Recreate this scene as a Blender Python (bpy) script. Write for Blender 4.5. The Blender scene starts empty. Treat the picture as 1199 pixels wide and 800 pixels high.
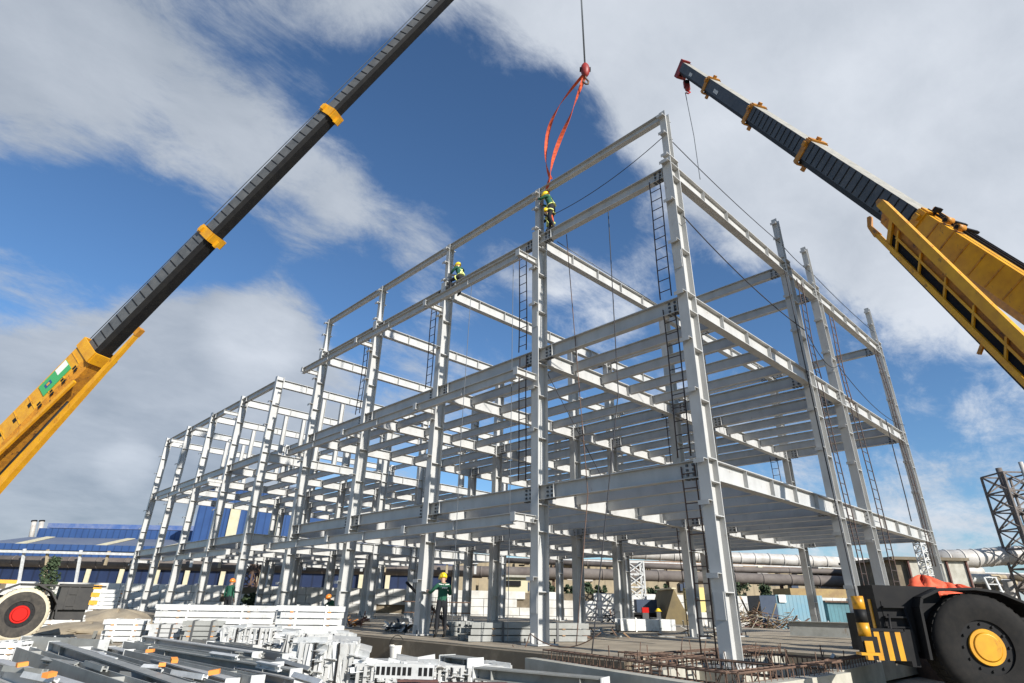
import bpy, math, random
from mathutils import Vector, Matrix
random.seed(7)
R = math.radians
scene = bpy.context.scene
C = scene.collection

# ------------------------------------------------------------------ camera
CAM = Vector((-12.2933, -6.4967, 0.9755))
YAW, PITCH, ROLL, FPX = 0.810386, 0.447597, 0.020364, 681.142
PCX, PCY = 601.992, 378.980
FW = Vector((math.cos(YAW) * math.cos(PITCH), math.sin(YAW) * math.cos(PITCH), math.sin(PITCH)))
_rt = FW.cross(Vector((0, 0, 1))).normalized()
_up = _rt.cross(FW)
RT = _rt * math.cos(ROLL) + _up * math.sin(ROLL)
UP = -_rt * math.sin(ROLL) + _up * math.cos(ROLL)
cd = bpy.data.cameras.new('camera')
cam = bpy.data.objects.new('camera', cd)
C.objects.link(cam)
m = Matrix((RT, UP, -FW)).transposed().to_4x4()
m.translation = CAM
cam.matrix_world = m
cd.sensor_width = 36
cd.lens = FPX / 1199 * 36
cd.shift_x = (599.5 - PCX) / 1199
cd.shift_y = -(400 - PCY) / 1199
cd.clip_start = 0.1
cd.clip_end = 6000
scene.camera = cam

# ------------------------------------------------------------------ sun and sky
SUN_DIR = Vector((-0.06, -1.0, 0.48)).normalized()
sun = bpy.data.lights.new('sun', 'SUN')
sun.energy = 4.9
sun.angle = R(0.53)
sun.color = (1.0, 0.965, 0.91)
so = bpy.data.objects.new('sun', sun)
C.objects.link(so)
so.rotation_euler = SUN_DIR.to_track_quat('Z', 'Y').to_euler()
scene.view_settings.view_transform = 'Standard'
scene.view_settings.look = 'None'
scene.view_settings.exposure = 0.5
scene.view_settings.gamma = 1

def ray(px, py):
    """direction in which a measured point of the photograph (1199x800) lies"""
    return FW + RT * ((px - PCX) / FPX) - UP * ((py - PCY) / FPX)

def G(px, py, z=-0.55):
    r = ray(px, py)
    return CAM + r * ((z - CAM.z) / r.z)

def D(px, py, depth):
    return CAM + ray(px, py) * depth

HF = Vector((math.cos(YAW), math.sin(YAW), 0))
HR = Vector((math.sin(YAW), -math.cos(YAW), 0))
def B(px, py, dist):
    """point seen at px,py standing dist metres away horizontally"""
    r = ray(px, py)
    return CAM + r * (dist / r.dot(HF))

world = bpy.data.worlds.new('World')
scene.world = world
world.use_nodes = True
nt = world.node_tree
N, L = nt.nodes, nt.links
for n in list(N): N.remove(n)
out = N.new('ShaderNodeOutputWorld')
bg = N.new('ShaderNodeBackground')
bg.inputs['Strength'].default_value = 0.085
L.new(bg.outputs[0], out.inputs[0])
sky = N.new('ShaderNodeTexSky')
sky.sky_type = 'NISHITA'
sky.sun_disc = False
sky.sun_elevation = math.asin(SUN_DIR.z)
sky.sun_rotation = math.atan2(SUN_DIR.x, SUN_DIR.y)
sky.air_density = 1.0
sky.dust_density = 0.3
sky.ozone_density = 4.0
tc = N.new('ShaderNodeTexCoord')
def vmath(op, a, b=None):
    n = N.new('ShaderNodeVectorMath'); n.operation = op
    for i, v in enumerate((a, b)):
        if v is None: continue
        if hasattr(v, 'links'): L.new(v, n.inputs[i])
        else: n.inputs[i].default_value = v
    return n
def fmath(op, a, b=None, clamp=False):
    n = N.new('ShaderNodeMath'); n.operation = op; n.use_clamp = clamp
    for i, v in enumerate((a, b)):
        if v is None: continue
        if hasattr(v, 'links'): L.new(v, n.inputs[i])
        else: n.inputs[i].default_value = v
    return n.outputs[0]
dirn = vmath('NORMALIZE', tc.outputs['Generated']).outputs[0]
sep = N.new('ShaderNodeSeparateXYZ'); L.new(dirn, sep.inputs[0])
zz = fmath('ADD', fmath('MAXIMUM', sep.outputs[2], 0.0), 0.30)
inv = fmath('DIVIDE', 1.0, zz)
scl = N.new('ShaderNodeVectorMath'); scl.operation = 'SCALE'
L.new(dirn, scl.inputs[0]); L.new(inv, scl.inputs['Scale'])
# streak direction of the high cloud
mp = N.new('ShaderNodeMapping'); mp.inputs['Rotation'].default_value = (0, 0, R(-32)); mp.inputs['Scale'].default_value = (1.0, 1.7, 1.0)
L.new(scl.outputs[0], mp.inputs[0])
def noise(vec, scale, detail, rough=0.55, dist=0.0):
    n = N.new('ShaderNodeTexNoise'); n.inputs['Scale'].default_value = scale
    n.inputs['Detail'].default_value = detail; n.inputs['Roughness'].default_value = rough
    n.inputs['Distortion'].default_value = dist
    L.new(vec, n.inputs['Vector']); return n.outputs['Fac']
n1 = noise(mp.outputs[0], 1.9, 9, 0.60, 0.25)
n2 = noise(mp.outputs[0], 5.5, 11, 0.70, 0.35)
def smooth(v, lo, hi, a=0.0, b=1.0):
    n = N.new('ShaderNodeMapRange'); n.interpolation_type = 'SMOOTHSTEP'
    n.inputs[1].default_value = lo; n.inputs[2].default_value = hi
    n.inputs[3].default_value = a; n.inputs[4].default_value = b
    L.new(v, n.inputs[0]); return n.outputs[0]
# banks of cloud standing over parts of the sky: (photo x, y, radius px, amount)
BANKS = [(30, 70, 120, .33), (140, 95, 115, .36), (250, 120, 110, .36), (180, 20, 120, .20), (270, 190, 70, .22), (350, 200, 90, .40), (440, 250, 80, .36), (520, 300, 70, .28),
         (-80, 120, 160, .35), (60, 10, 110, .2), (400, -30, 120, .45), (560, -20, 130, .5), (690, 30, 130, .5), (800, 40, 160, .55), (950, 60, 190, .6),
         (1120, 80, 200, .6), (1010, 210, 150, .45), (860, 200, 110, .4), (1130, 250, 140, .4), (1080, 350, 110, .28), (1260, 200, 200, .4),
         (315, 385, 60, .55), (270, 420, 80, .6), (170, 440, 90, .45), (40, 510, 110, .5), (180, 530, 130, .55), (60, 310, 45, .16), (-100, 480, 150, .5), (330, 470, 70, .5),
         (700, 330, 70, .42), (620, 300, 50, .26), (520, 410, 60, .2), (930, 290, 60, .18),
         (1190, 490, 45, .28), (1120, 560, 70, .22), (1180, 620, 130, .3), (900, 640, 160, .3), (300, 620, 200, .35),
         (560, 160, 110, -.55), (640, 200, 90, -.40), (480, 130, 70, -.35), (400, 110, 60, -.34), (330, 50, 40, -.14), (430, 330, 60, -.3), (880, 330, 80, -.2), (1170, 160, 40, -.12), (700, 250, 50, -.2), (60, 235, 65, -.36), (150, 270, 70, -.40), (240, 290, 60, -.40), (330, 290, 55, -.30), (430, 330, 45, -.25),
         (1100, 500, 80, -.3), (980, 420, 60, -.12), (740, 200, 40, -.1), (860, 420, 80, -.1), (20, 230, 50, -.2)]
acc = None
for (bx, by, br, am) in BANKS:
    dv = ray(bx, by).normalized()
    off = ray(bx + br * (0.72 if bx < 600 else -0.72), by + br * 0.72).normalized()
    dt = vmath('DOT_PRODUCT', dirn, tuple(dv)).outputs['Value']
    c1 = math.cos(dv.angle(off) * 1.55)
    v = smooth(dt, c1, 1.0, 0.0, am)
    acc = v if acc is None else fmath('ADD', acc, v)
# where no bank was measured (behind the camera) a loose even cover
backc = smooth(vmath('DOT_PRODUCT', dirn, tuple(FW)).outputs['Value'], 0.2, 0.6, 0.15, 0.0)
acc = fmath('ADD', acc, backc)
nsum = fmath('ADD', fmath('MULTIPLY', n1, 1.5), fmath('MULTIPLY', n2, 1.35))
nsum = fmath('ADD', nsum, fmath('MULTIPLY', noise(scl.outputs[0], 3.1, 8, 0.66, 0.15), 1.1))
dens = fmath('ADD', acc, fmath('SUBTRACT', nsum, 2.00))
mask = smooth(dens, 0.0, 0.80)
# thick cloud turns grey underneath, thin cloud stays bright
n3 = noise(scl.outputs[0], 2.6, 6, 0.55, 0.2)
leftness = smooth(vmath('DOT_PRODUCT', dirn, tuple(RT)).outputs['Value'], -0.55, 0.35)
bright = None
for (bx, by, br, am) in ((300, 395, 75, .42), (700, 345, 90, .35), (1050, 120, 170, .16), (700, 30, 120, .12), (150, 545, 45, .25), (1130, 390, 80, .15)):
    dv = ray(bx, by).normalized(); c1 = math.cos(dv.angle(ray(bx + br, by).normalized()))
    v = smooth(vmath('DOT_PRODUCT', dirn, tuple(dv)).outputs['Value'], c1, 1.0, 0.0, am)
    bright = v if bright is None else fmath('ADD', bright, v)
cr = N.new('ShaderNodeValToRGB')
cr.color_ramp.elements[0].color = (2.4, 2.85, 3.5, 1)
cr.color_ramp.elements[1].color = (6.3, 6.7, 7.3, 1)
cr.color_ramp.elements[0].position = 0.0
lum = fmath('ADD', fmath('ADD', fmath('MULTIPLY', n3, 1.15), fmath('MULTIPLY', n2, 0.35)), fmath('ADD', fmath('MULTIPLY', leftness, 0.50), fmath('SUBTRACT', bright, 0.46)))
L.new(lum, cr.inputs[0])
CLOUD_RAMP = cr
mix = N.new('ShaderNodeMix'); mix.data_type = 'RGBA'
maskc = fmath('MULTIPLY', mask, 0.94)
L.new(maskc, mix.inputs[0]); L.new(cr.outputs[0], mix.inputs[7])
tint = N.new('ShaderNodeMix'); tint.data_type = 'RGBA'; tint.blend_type = 'MULTIPLY'; tint.inputs[0].default_value = 1
L.new(sky.outputs[0], tint.inputs[6]); tint.inputs[7].default_value = (0.86, 1.04, 1.16, 1)
L.new(tint.outputs[2], mix.inputs[6])
L.new(mix.outputs[2], bg.inputs[0])

# ------------------------------------------------------------------ materials
MATS = {}
def mat(name, col, rough=0.6, metal=0.0, col2=None, nscale=3.0, bump=0.0, bscale=20.0, stretch=(1, 1, 1), detail=6, lo=0.35, hi=0.65, space='Object', spec=0.5, emit=None, spots=None, seams=None):
    if name in MATS: return MATS[name]
    mt = bpy.data.materials.new(name); mt.use_nodes = True
    t = mt.node_tree; b = t.nodes['Principled BSDF']
    b.inputs['Roughness'].default_value = rough; b.inputs['Metallic'].default_value = metal
    b.inputs['Specular IOR Level'].default_value = spec
    b.inputs['Base Color'].default_value = (*col, 1)
    co = t.nodes.new('ShaderNodeTexCoord'); mpn = t.nodes.new('ShaderNodeMapping')
    mpn.inputs['Scale'].default_value = stretch
    t.links.new(co.outputs[space], mpn.inputs[0])
    if col2 is not None:
        n = t.nodes.new('ShaderNodeTexNoise'); n.inputs['Scale'].default_value = nscale; n.inputs['Detail'].default_value = detail
        n.inputs['Roughness'].default_value = 0.65
        t.links.new(mpn.outputs[0], n.inputs['Vector'])
        r = t.nodes.new('ShaderNodeMapRange'); r.inputs[1].default_value = lo; r.inputs[2].default_value = hi
        t.links.new(n.outputs['Fac'], r.inputs[0])
        mx = t.nodes.new('ShaderNodeMix'); mx.data_type = 'RGBA'
        mx.inputs[6].default_value = (*col, 1); mx.inputs[7].default_value = (*col2, 1)
        t.links.new(r.outputs[0], mx.inputs[0]); t.links.new(mx.outputs[2], b.inputs['Base Color'])
    if spots:
        sc_, th_, colr, amt = spots
        mp2 = t.nodes.new('ShaderNodeMapping'); mp2.inputs['Scale'].default_value = (1, 1, .45); t.links.new(co.outputs[space], mp2.inputs[0])
        n = t.nodes.new('ShaderNodeTexNoise'); n.inputs['Scale'].default_value = sc_; n.inputs['Detail'].default_value = 8; n.inputs['Roughness'].default_value = .7
        t.links.new(mp2.outputs[0], n.inputs['Vector'])
        r = t.nodes.new('ShaderNodeMapRange'); r.inputs[1].default_value = th_; r.inputs[2].default_value = th_ + .07; r.inputs[4].default_value = amt
        t.links.new(n.outputs['Fac'], r.inputs[0])
        mx = t.nodes.new('ShaderNodeMix'); mx.data_type = 'RGBA'; mx.inputs[7].default_value = (*colr, 1)
        src = b.inputs['Base Color'].links[0].from_socket if b.inputs['Base Color'].links else None
        if src: t.links.new(src, mx.inputs[6])
        else: mx.inputs[6].default_value = (*col, 1)
        t.links.new(r.outputs[0], mx.inputs[0]); t.links.new(mx.outputs[2], b.inputs['Base Color'])
    if seams:
        # cladding sheets: groove shadow painted in dark every so many metres along the wall
        per, dark = seams
        dp = t.nodes.new('ShaderNodeVectorMath'); dp.operation = 'DOT_PRODUCT'; dp.inputs[1].default_value = (HR.x, HR.y, 0)
        t.links.new(co.outputs[space], dp.inputs[0])
        dv_ = t.nodes.new('ShaderNodeMath'); dv_.operation = 'DIVIDE'; dv_.inputs[1].default_value = per; t.links.new(dp.outputs['Value'], dv_.inputs[0])
        fr_ = t.nodes.new('ShaderNodeMath'); fr_.operation = 'FRACT'; t.links.new(dv_.outputs[0], fr_.inputs[0])
        r = t.nodes.new('ShaderNodeMapRange'); r.inputs[1].default_value = .80; r.inputs[2].default_value = .86; r.inputs[3].default_value = 0; r.inputs[4].default_value = dark
        t.links.new(fr_.outputs[0], r.inputs[0])
        mx = t.nodes.new('ShaderNodeMix'); mx.data_type = 'RGBA'; mx.inputs[7].default_value = (col[0] * .35, col[1] * .35, col[2] * .35, 1)
        src = b.inputs['Base Color'].links[0].from_socket
        t.links.new(src, mx.inputs[6]); t.links.new(r.outputs[0], mx.inputs[0]); t.links.new(mx.outputs[2], b.inputs['Base Color'])
    if bump:
        n = t.nodes.new('ShaderNodeTexNoise'); n.inputs['Scale'].default_value = bscale; n.inputs['Detail'].default_value = 5
        t.links.new(mpn.outputs[0], n.inputs['Vector'])
        bp = t.nodes.new('ShaderNodeBump'); bp.inputs['Strength'].default_value = bump
        t.links.new(n.outputs['Fac'], bp.inputs['Height']); t.links.new(bp.outputs[0], b.inputs['Normal'])
    MATS[name] = mt
    return mt
PAINT = mat('pale_grey_steel_paint', (.455, .45, .43), .42, 0, (.36, .355, .335), 1.6, 0, 30, (1, 1, .5), lo=.45, hi=.75, spots=(5.5, .63, (.20, .14, .095), .55))
PAINTB = mat('grey_green_steel_primer', (.31, .31, .285), .5, 0, (.22, .22, .20), 2.0, 0, 30, spots=(5, .60, (.20, .14, .09), .6))
WHITE = mat('white_steel_paint', (.62, .62, .60), .5, 0, (.44, .44, .42), 3.5, 0, 30, spots=(7, .60, (.22, .18, .13), .7))
BOLT = mat('dark_bolts', (.10, .10, .10), .5, .6)
RUST = mat('rusty_steel', (.17, .10, .065), .9, .1, (.09, .06, .045), 6, .2, 40)
BLACK = mat('black_paint', (.009, .009, .010), .6, 0, (.016, .015, .014), 4, .05, 20, spec=.2)
GREYP = mat('dark_grey_boom_paint', (.055, .058, .06), .5, 0, (.085, .087, .088), 2, .05, 20)
GREYP2 = mat('light_grey_boom_paint', (.075, .078, .078), .5, 0, (.12, .12, .115), 2, .05, 20)
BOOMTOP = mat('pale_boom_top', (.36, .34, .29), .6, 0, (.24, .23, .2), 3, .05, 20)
YELLOW = mat('crane_yellow', (.72, .36, .012), .38, 0, (.56, .25, .015), 2.5, 0, 20, spots=(4, .60, (.16, .07, .02), .7))
ORANGEY = mat('worn_orange_yellow', (.60, .26, .02), .5, 0, (.34, .14, .02), 5, .1, 30, spots=(6, .56, (.06, .04, .03), .8))
RED = mat('red_paint', (.46, .008, .004), .65, spec=.2)
DRED = mat('dark_red_paint', (.33, .03, .02), .5, 0, (.18, .02, .015), 4)
ORANGE = mat('orange_webbing', (.70, .10, .025), .8, 0, (.38, .05, .02), 8, .2, 60)
FOAM = mat('orange_packing', (.75, .27, .05), .8)
TYRE = mat('tyre_rubber', (.011, .0105, .01), .85, 0, (.019, .017, .015), 8, .2, 60, spec=.25)
TYREW = mat('dusty_tyre_wall', (.028, .026, .023), .9, 0, (.07, .06, .048), 5, .2, 60)
CREAM = mat('pale_dusty_tread', (.62, .55, .40), .8, 0, (.48, .42, .30), 6, .1, 40)
ROPE = mat('dark_rope', (.035, .035, .04), .8)
WIRE = mat('steel_wire', (.10, .11, .12), .5, .5)
LADDER = mat('dark_ladder_steel', (.045, .045, .05), .6, .4, (.10, .06, .045), 5)
RLADDER = mat('rusty_ladder_steel', (.16, .085, .055), .8, .2, (.10, .08, .07), 5)
GROUNDM = mat('dusty_soil', (.36, .30, .21), .95, 0, (.22, .18, .13), .7, .6, 9, detail=9, space='Object')
CONC = mat('site_concrete', (.40, .335, .24), .9, 0, (.23, .19, .14), 1.1, .3, 25, detail=9)
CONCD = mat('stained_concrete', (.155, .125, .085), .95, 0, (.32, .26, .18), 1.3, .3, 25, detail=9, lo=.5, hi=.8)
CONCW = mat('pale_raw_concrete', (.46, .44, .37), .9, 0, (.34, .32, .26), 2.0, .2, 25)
BLUE = mat('blue_metal_cladding', (.030, .070, .19), .5, 0, (.036, .085, .22), .5, seams=(1.1, .5))
DBLUE = mat('dark_blue_wall', (.010, .020, .060), .6, 0, (.015, .03, .08), .5, seams=(1.6, .6))
ROOFG = mat('blue_grey_roof', (.12, .14, .20), .5, 0, (.16, .18, .22), .4, seams=(1.2, .35))
SKYL = mat('cream_skylight', (.66, .60, .40), .6, 0, (.54, .48, .32), 1.0)
TAN = mat('tan_cladding', (.40, .32, .20), .7, 0, (.28, .23, .15), .5, seams=(1.4, .35))
PIPEB = mat('dusty_brown_pipe', (.17, .145, .125), .8, 0, (.11, .09, .08), .8, .1, 5)
PIPES = mat('pale_lagged_pipe', (.55, .52, .48), .5, 0, (.38, .35, .31), .9, .05, 5, spots=(2, .6, (.2, .13, .08), .6))
BRICKW = mat('white_block_wall_paint', (.72, .71, .67), .8, 0, (.55, .53, .49), .6, .1, 5, lo=.5, hi=.7)
CYAN = mat('sky_blue_container_paint', (.13, .28, .36), .6, 0, (.20, .31, .35), .8, spots=(1.5, .6, (.14, .09, .06), .7), seams=(.28, .5))
NAVY = mat('navy_container_paint', (.022, .04, .075), .6, 0, (.04, .06, .10), .8)
TARP = mat('brown_tarp', (.19, .14, .06), .8, 0, (.13, .10, .05), 1.5)
ORT = mat('orange_tarp', (.80, .13, .05), .7, 0, (.62, .09, .04), 3, .3, 4)
LEAF = mat('dusty_leaves', (.055, .085, .035), .8, 0, (.035, .055, .025), 2)
BARK = mat('bark', (.10, .075, .05), .9)
WOOD = mat('weathered_wood', (.34, .21, .11), .85, 0, (.22, .14, .08), 4, .2, 30)
DWOOD = mat('dark_red_wood', (.10, .045, .04), .8, 0, (.16, .07, .05), 4, .2, 30)
SKIN = mat('skin', (.42, .25, .17), .6)
JGREEN = mat('green_work_jacket', (.015, .10, .055), .85, 0, (.01, .07, .04), 12)
TROUS = mat('dark_trousers', (.010, .011, .014), .9)
HELM = mat('yellow_helmet', (.85, .60, .02), .3)
HELMW = mat('white_helmet', (.8, .8, .78), .3)
HELMO = mat('orange_helmet', (.75, .22, .03), .3)
HARN = mat('lime_harness_webbing', (.70, .75, .25), .7)
LIME = mat('lime_plastic', (.62, .78, .05), .4)
BOOT = mat('black_boot', (.02, .018, .016), .7)
BLUEJ = mat('blue_workwear', (.03, .12, .32), .9)
GREENP = mat('green_paint', (.06, .36, .12), .5)
PLASTIC = mat('white_plastic', (.78, .76, .70), .4)
CLOTHR = mat('dark_cloth_heap', (.10, .10, .11), .9, 0, (.5, .5, .48), 5)

# ------------------------------------------------------------------ helpers
Z = Vector((0, 0, 1))
class MB:
    def __init__(s): s.v = []; s.f = []; s.mi = []; s.sm = []; s.mats = []; s.cur = 0; s.uniq = []
    def m(s, mt):
        if mt not in s.mats: s.mats.append(mt)
        s.cur = s.mats.index(mt); return s
    def face(s, idx, sm=False):
        s.f.append(idx); s.mi.append(s.cur); s.sm.append(sm)
    def hexa(s, p):
        b = len(s.v); s.v += [tuple(q) for q in p]
        for q in ((0, 3, 2, 1), (4, 5, 6, 7), (0, 1, 5, 4), (1, 2, 6, 5), (2, 3, 7, 6), (3, 0, 4, 7)):
            s.face([b + i for i in q])
        return s
    def obox(s, c, ax, ay, az):
        """box about centre c with half-axis vectors"""
        c = Vector(c); ax, ay, az = Vector(ax), Vector(ay), Vector(az)
        return s.hexa([c - ax - ay - az, c + ax - ay - az, c + ax + ay - az, c - ax + ay - az,
                       c - ax - ay + az, c + ax - ay + az, c + ax + ay + az, c - ax + ay + az])
    def box(s, x0, x1, y0, y1, z0, z1):
        return s.obox(((x0 + x1) / 2, (y0 + y1) / 2, (z0 + z1) / 2), ((x1 - x0) / 2, 0, 0), (0, (y1 - y0) / 2, 0), (0, 0, (z1 - z0) / 2))
    def bar(s, p0, p1, w, h, up=Z, w1=None, h1=None):
        """prism from p0 to p1, w across, h along up; may taper"""
        p0, p1 = Vector(p0), Vector(p1); d = (p1 - p0).normalized()
        up = Vector(up)
        if abs(d.dot(up.normalized())) > .98: up = Vector((1, 0, 0)) if abs(d.x) < .9 else Vector((0, 1, 0))
        sd = d.cross(up).normalized(); u = sd.cross(d)
        w1 = w if w1 is None else w1; h1 = h if h1 is None else h1
        a, b = sd * w / 2, u * h / 2; a1, b1 = sd * w1 / 2, u * h1 / 2
        return s.hexa([p0 - a - b, p0 + a - b, p0 + a + b, p0 - a + b, p1 - a1 - b1, p1 + a1 - b1, p1 + a1 + b1, p1 - a1 + b1])
    def tube(s, pts, r, seg=8, r1=None, cap=True):
        pts = [Vector(p) for p in pts]; n = len(pts); b = len(s.v)
        prev = None
        for i, p in enumerate(pts):
            d = (pts[min(i + 1, n - 1)] - pts[max(i - 1, 0)]).normalized()
            if prev is None:
                a = d.cross(Z if abs(d.z) < .95 else Vector((1, 0, 0))).normalized()
            else:
                a = (prev - d * prev.dot(d)).normalized()
            prev = a; c = d.cross(a)
            rr = r if r1 is None else r + (r1 - r) * i / (n - 1)
            if callable(r): rr = r(i / (n - 1))
            for k in range(seg):
                t = 2 * math.pi * k / seg
                s.v.append(tuple(p + (a * math.cos(t) + c * math.sin(t)) * rr))
        for i in range(n - 1):
            for k in range(seg):
                k2 = (k + 1) % seg
                s.face([b + i * seg + k, b + i * seg + k2, b + (i + 1) * seg + k2, b + (i + 1) * seg + k], seg > 5)
        if cap:
            s.face([b + k for k in range(seg)][::-1]); s.face([b + (n - 1) * seg + k for k in range(seg)])
        return s
    def ball(s, c, rx, ry=None, rz=None, seg=12, rings=8, mtx=None, zmin=-1.0):
        ry = ry or rx; rz = rz or rx; c = Vector(c); b = len(s.v)
        rows = []
        for i in range(rings + 1):
            t = -math.pi / 2 + math.pi * i / rings
            zc = max(math.sin(t), zmin)
            row = []
            for k in range(seg):
                a = 2 * math.pi * k / seg
                q = Vector((math.cos(t) * math.cos(a) * rx, math.cos(t) * math.sin(a) * ry, zc * rz))
                if mtx: q = mtx @ q
                row.append(len(s.v)); s.v.append(tuple(c + q))
            rows.append(row)
        for i in range(rings):
            for k in range(seg):
                k2 = (k + 1) % seg
                s.face([rows[i][k], rows[i][k2], rows[i + 1][k2], rows[i + 1][k]], True)
        return s
    def ibeam(s, p0, p1, d, w, up=Z, tf=.022, tw=.014, stiff=(), sw=None):
        """H section along p0-p1, depth d along up, flanges w wide; plates at fractions stiff"""
        p0, p1 = Vector(p0), Vector(p1); dr = (p1 - p0).normalized(); up = Vector(up)
        sd = dr.cross(up).normalized(); u = sd.cross(dr)
        s.bar(p0 + u * (d / 2 - tf / 2), p1 + u * (d / 2 - tf / 2), w, tf, u)
        s.bar(p0 - u * (d / 2 - tf / 2), p1 - u * (d / 2 - tf / 2), w, tf, u)
        s.bar(p0, p1, tw, d - 2 * tf, u)
        for t in stiff:
            c = p0 + (p1 - p0) * t
            for sg in (-1, 1):
                s.obox(c + sd * sg * (w / 4 + tw / 4 - .004), dr * .007, sd * (w / 4 - tw / 4 - .004), u * (d / 2 - tf))
        return s
    def build(s, name, parent=None, loc=None, mt=None):
        me = bpy.data.meshes.new(name)
        me.from_pydata(s.v, [], s.f)
        for x in (s.mats or [mt]): me.materials.append(x)
        me.polygons.foreach_set('material_index', s.mi); me.polygons.foreach_set('use_smooth', s.sm)
        me.update()
        o = bpy.data.objects.new(name, me); C.objects.link(o)
        if loc is not None: o.location = loc
        if parent: o.parent = parent
        return o
def thing(name, label, cat, loc=(0, 0, 0), group=None, rz=0):
    o = bpy.data.objects.new(name, None); C.objects.link(o); o.location = loc; o.rotation_euler = (0, 0, rz)
    o.empty_display_size = .2
    return tag(o, label, cat, group)
def tag(o, label, cat, group=None):
    o['label'] = label; o['category'] = cat; o['kind'] = 'thing'
    if group: o['group'] = group
    return o
def struct(o, kind='structure'):
    o['kind'] = kind; return o
def copyp(src, parent, loc=None, rz=None):
    o = src.copy(); C.objects.link(o); o.parent = parent
    if loc is not None: o.location = loc
    if rz is not None: o.rotation_euler[2] = rz
    for ch in src.children:
        c2 = ch.copy(); C.objects.link(c2); c2.parent = o
    return o

# ------------------------------------------------------------------ ground and slab
g = MB().m(GROUNDM)
nx = 60
def gh(x, y):
    d = math.hypot(x + 2, y - 8)
    return -0.55 + (.06 * math.sin(x * .9 + y * .4) * math.cos(y * .7) - .03 if d < 60 else -.05)
xs = [-2500, -800, -200, -80] + [-60 + i * 2.5 for i in range(61)] + [120, 250, 800, 2500]
b0 = len(g.v)
for x in xs:
    for y in xs: g.v.append((x, y + 20, gh(x, y + 20)))
n = len(xs)
for i in range(n - 1):
    for j in range(n - 1): g.face([i * n + j, (i + 1) * n + j, (i + 1) * n + j + 1, i * n + j + 1], True)
struct(g.build('ground'))

s = MB().m(CONC)
# platform the frame stands on, open where the foundation pit lies round the corner column
s.box(-1.35, 21.5, 1.6, 49.5, -.5, 0.0)
s.box(4.2, 21.5, -1.2, 1.6, -.5, -.002)
tag(s.build('concrete_platform'), 'broad low concrete platform carrying all the steel columns', 'platform')
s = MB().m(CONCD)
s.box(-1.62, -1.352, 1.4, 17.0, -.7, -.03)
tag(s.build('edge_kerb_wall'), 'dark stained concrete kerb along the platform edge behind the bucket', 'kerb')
# foundation beams of the open pit
pit = thing('foundation_pit', 'open foundation pit with concrete edge beams round the corner column', 'foundation', (0, 0, 0))
w = MB().m(CONCW)
for p0, p1 in (((-2.1, 3.5), (-3.25, -1.55)), ((-3.1, -1.6), (.9, -1.72)), ((1.0, -1.5), (4.1, -1.3)), ((-1.9, .5), (4.1, .9)), ((-1.4, 1.5), (4.1, 1.6)), ((1.6, -1.4), (1.5, 1.4))):
    m_ = w if p0[1] < -1 or p0[0] < -1.95 else w
    m_.bar((p0[0], p0[1], -.42), (p1[0], p1[1], -.42), .28, .7)
w.build('edge_beam', pit)
w = MB().m(CONCW); w.box(-.5, .5, -.45, .45, -.9, -.11); w.build('column_plinth', pit)
w = MB().m(mat('pit_soil', (.12, .095, .07), .95, 0, (.2, .16, .11), 2, .4, 12))
w.box(-3.1, 4.15, -1.5, 1.5, -.75, -.5); w.build('pit_floor', pit)
def cage(p0, p1, wd=.22, ht=.18, z=0.0, step=.2):
    mb = MB().m(RUST)
    p0, p1 = Vector((*p0, z)), Vector((*p1, z)); d = (p1 - p0); ln = d.length; d.normalize(); sd = d.cross(Z)
    for a in (-1, 1):
        for h in (0, ht): mb.tube([p0 + sd * a * wd / 2 + Z * h, p1 + sd * a * wd / 2 + Z * h], .016, 5)
    k = 0
    while k * step < ln:
        c = p0 + d * k * step
        q = [c - sd * wd / 2, c + sd * wd / 2, c + sd * wd / 2 + Z * ht, c - sd * wd / 2 + Z * ht, c - sd * wd / 2]
        mb.tube(q, .012, 4, cap=False); k += 1
    return mb
for p0, p1 in (((-1.9, 3.2), (-2.9, -1.5)), ((-2.9, -1.5), (1.0, -1.6)), ((-1.9, .5), (4.0, .9)), ((-1.6, 1.3), (4.1, 1.45)), ((-.9, 2.0), (-.9, -1.3)), ((1.6, 1.3), (1.5, -1.3)), ((1.0, -1.5), (4.1, -1.3))):
    cage(p0, p1, z=-.09).build('rebar_cage', pit)
w = MB().m(RUST)
for k in range(60):
    x, y = random.uniform(-2.6, 4), random.uniform(-1.5, 1.6)
    h = random.uniform(.15, .5); a = Vector((random.uniform(-.15, .15), random.uniform(-.15, .15), 0))
    w.tube([(x, y, -.15), Vector((x, y, -.15 + h)) + a], .01, 4)
w.build('starter_bars', pit)['kind'] = 'stuff'

# ------------------------------------------------------------------ steel frames
XS = [0, 7.70, 10.45, 18.12]
YS = [0, 5.23, 10.39, 15.54, 20.76, 26.15, 31.37, 36.75, 41.89, 47.10]
LV = [4.0, 8.21, 12.48]
CW, CDp = .28, .43
def column_mesh(h, base=-0.0, lugs=True, name='column'):
    mb = MB().m(PAINT)
    mb.ibeam((0, 0, base), (0, 0, h), CDp, CW, (1, 0, 0), .024, .016)
    for zz_ in (1.25, 2.75, 3.47, 3.99, 5.35, 6.65, 7.68, 8.2, 9.5, 10.9, 11.95, 12.4):
        if base + .3 < zz_ < h - .02:
            for sg in (-1, 1): mb.obox((0, sg * (CW / 4 + .004), zz_), (CDp / 2 - .026, 0, 0), (0, CW / 4 - .004 + .012, 0), (0, 0, .011))
    # splice plates
    for zs in (1.0, 9.2):
        for sg in (-1, 1):
            mb.obox((sg * (CDp / 2 + .008), 0, zs), (.008, 0, 0), (0, CW / 2 - .03, 0), (0, 0, .26))
    return mb
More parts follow.
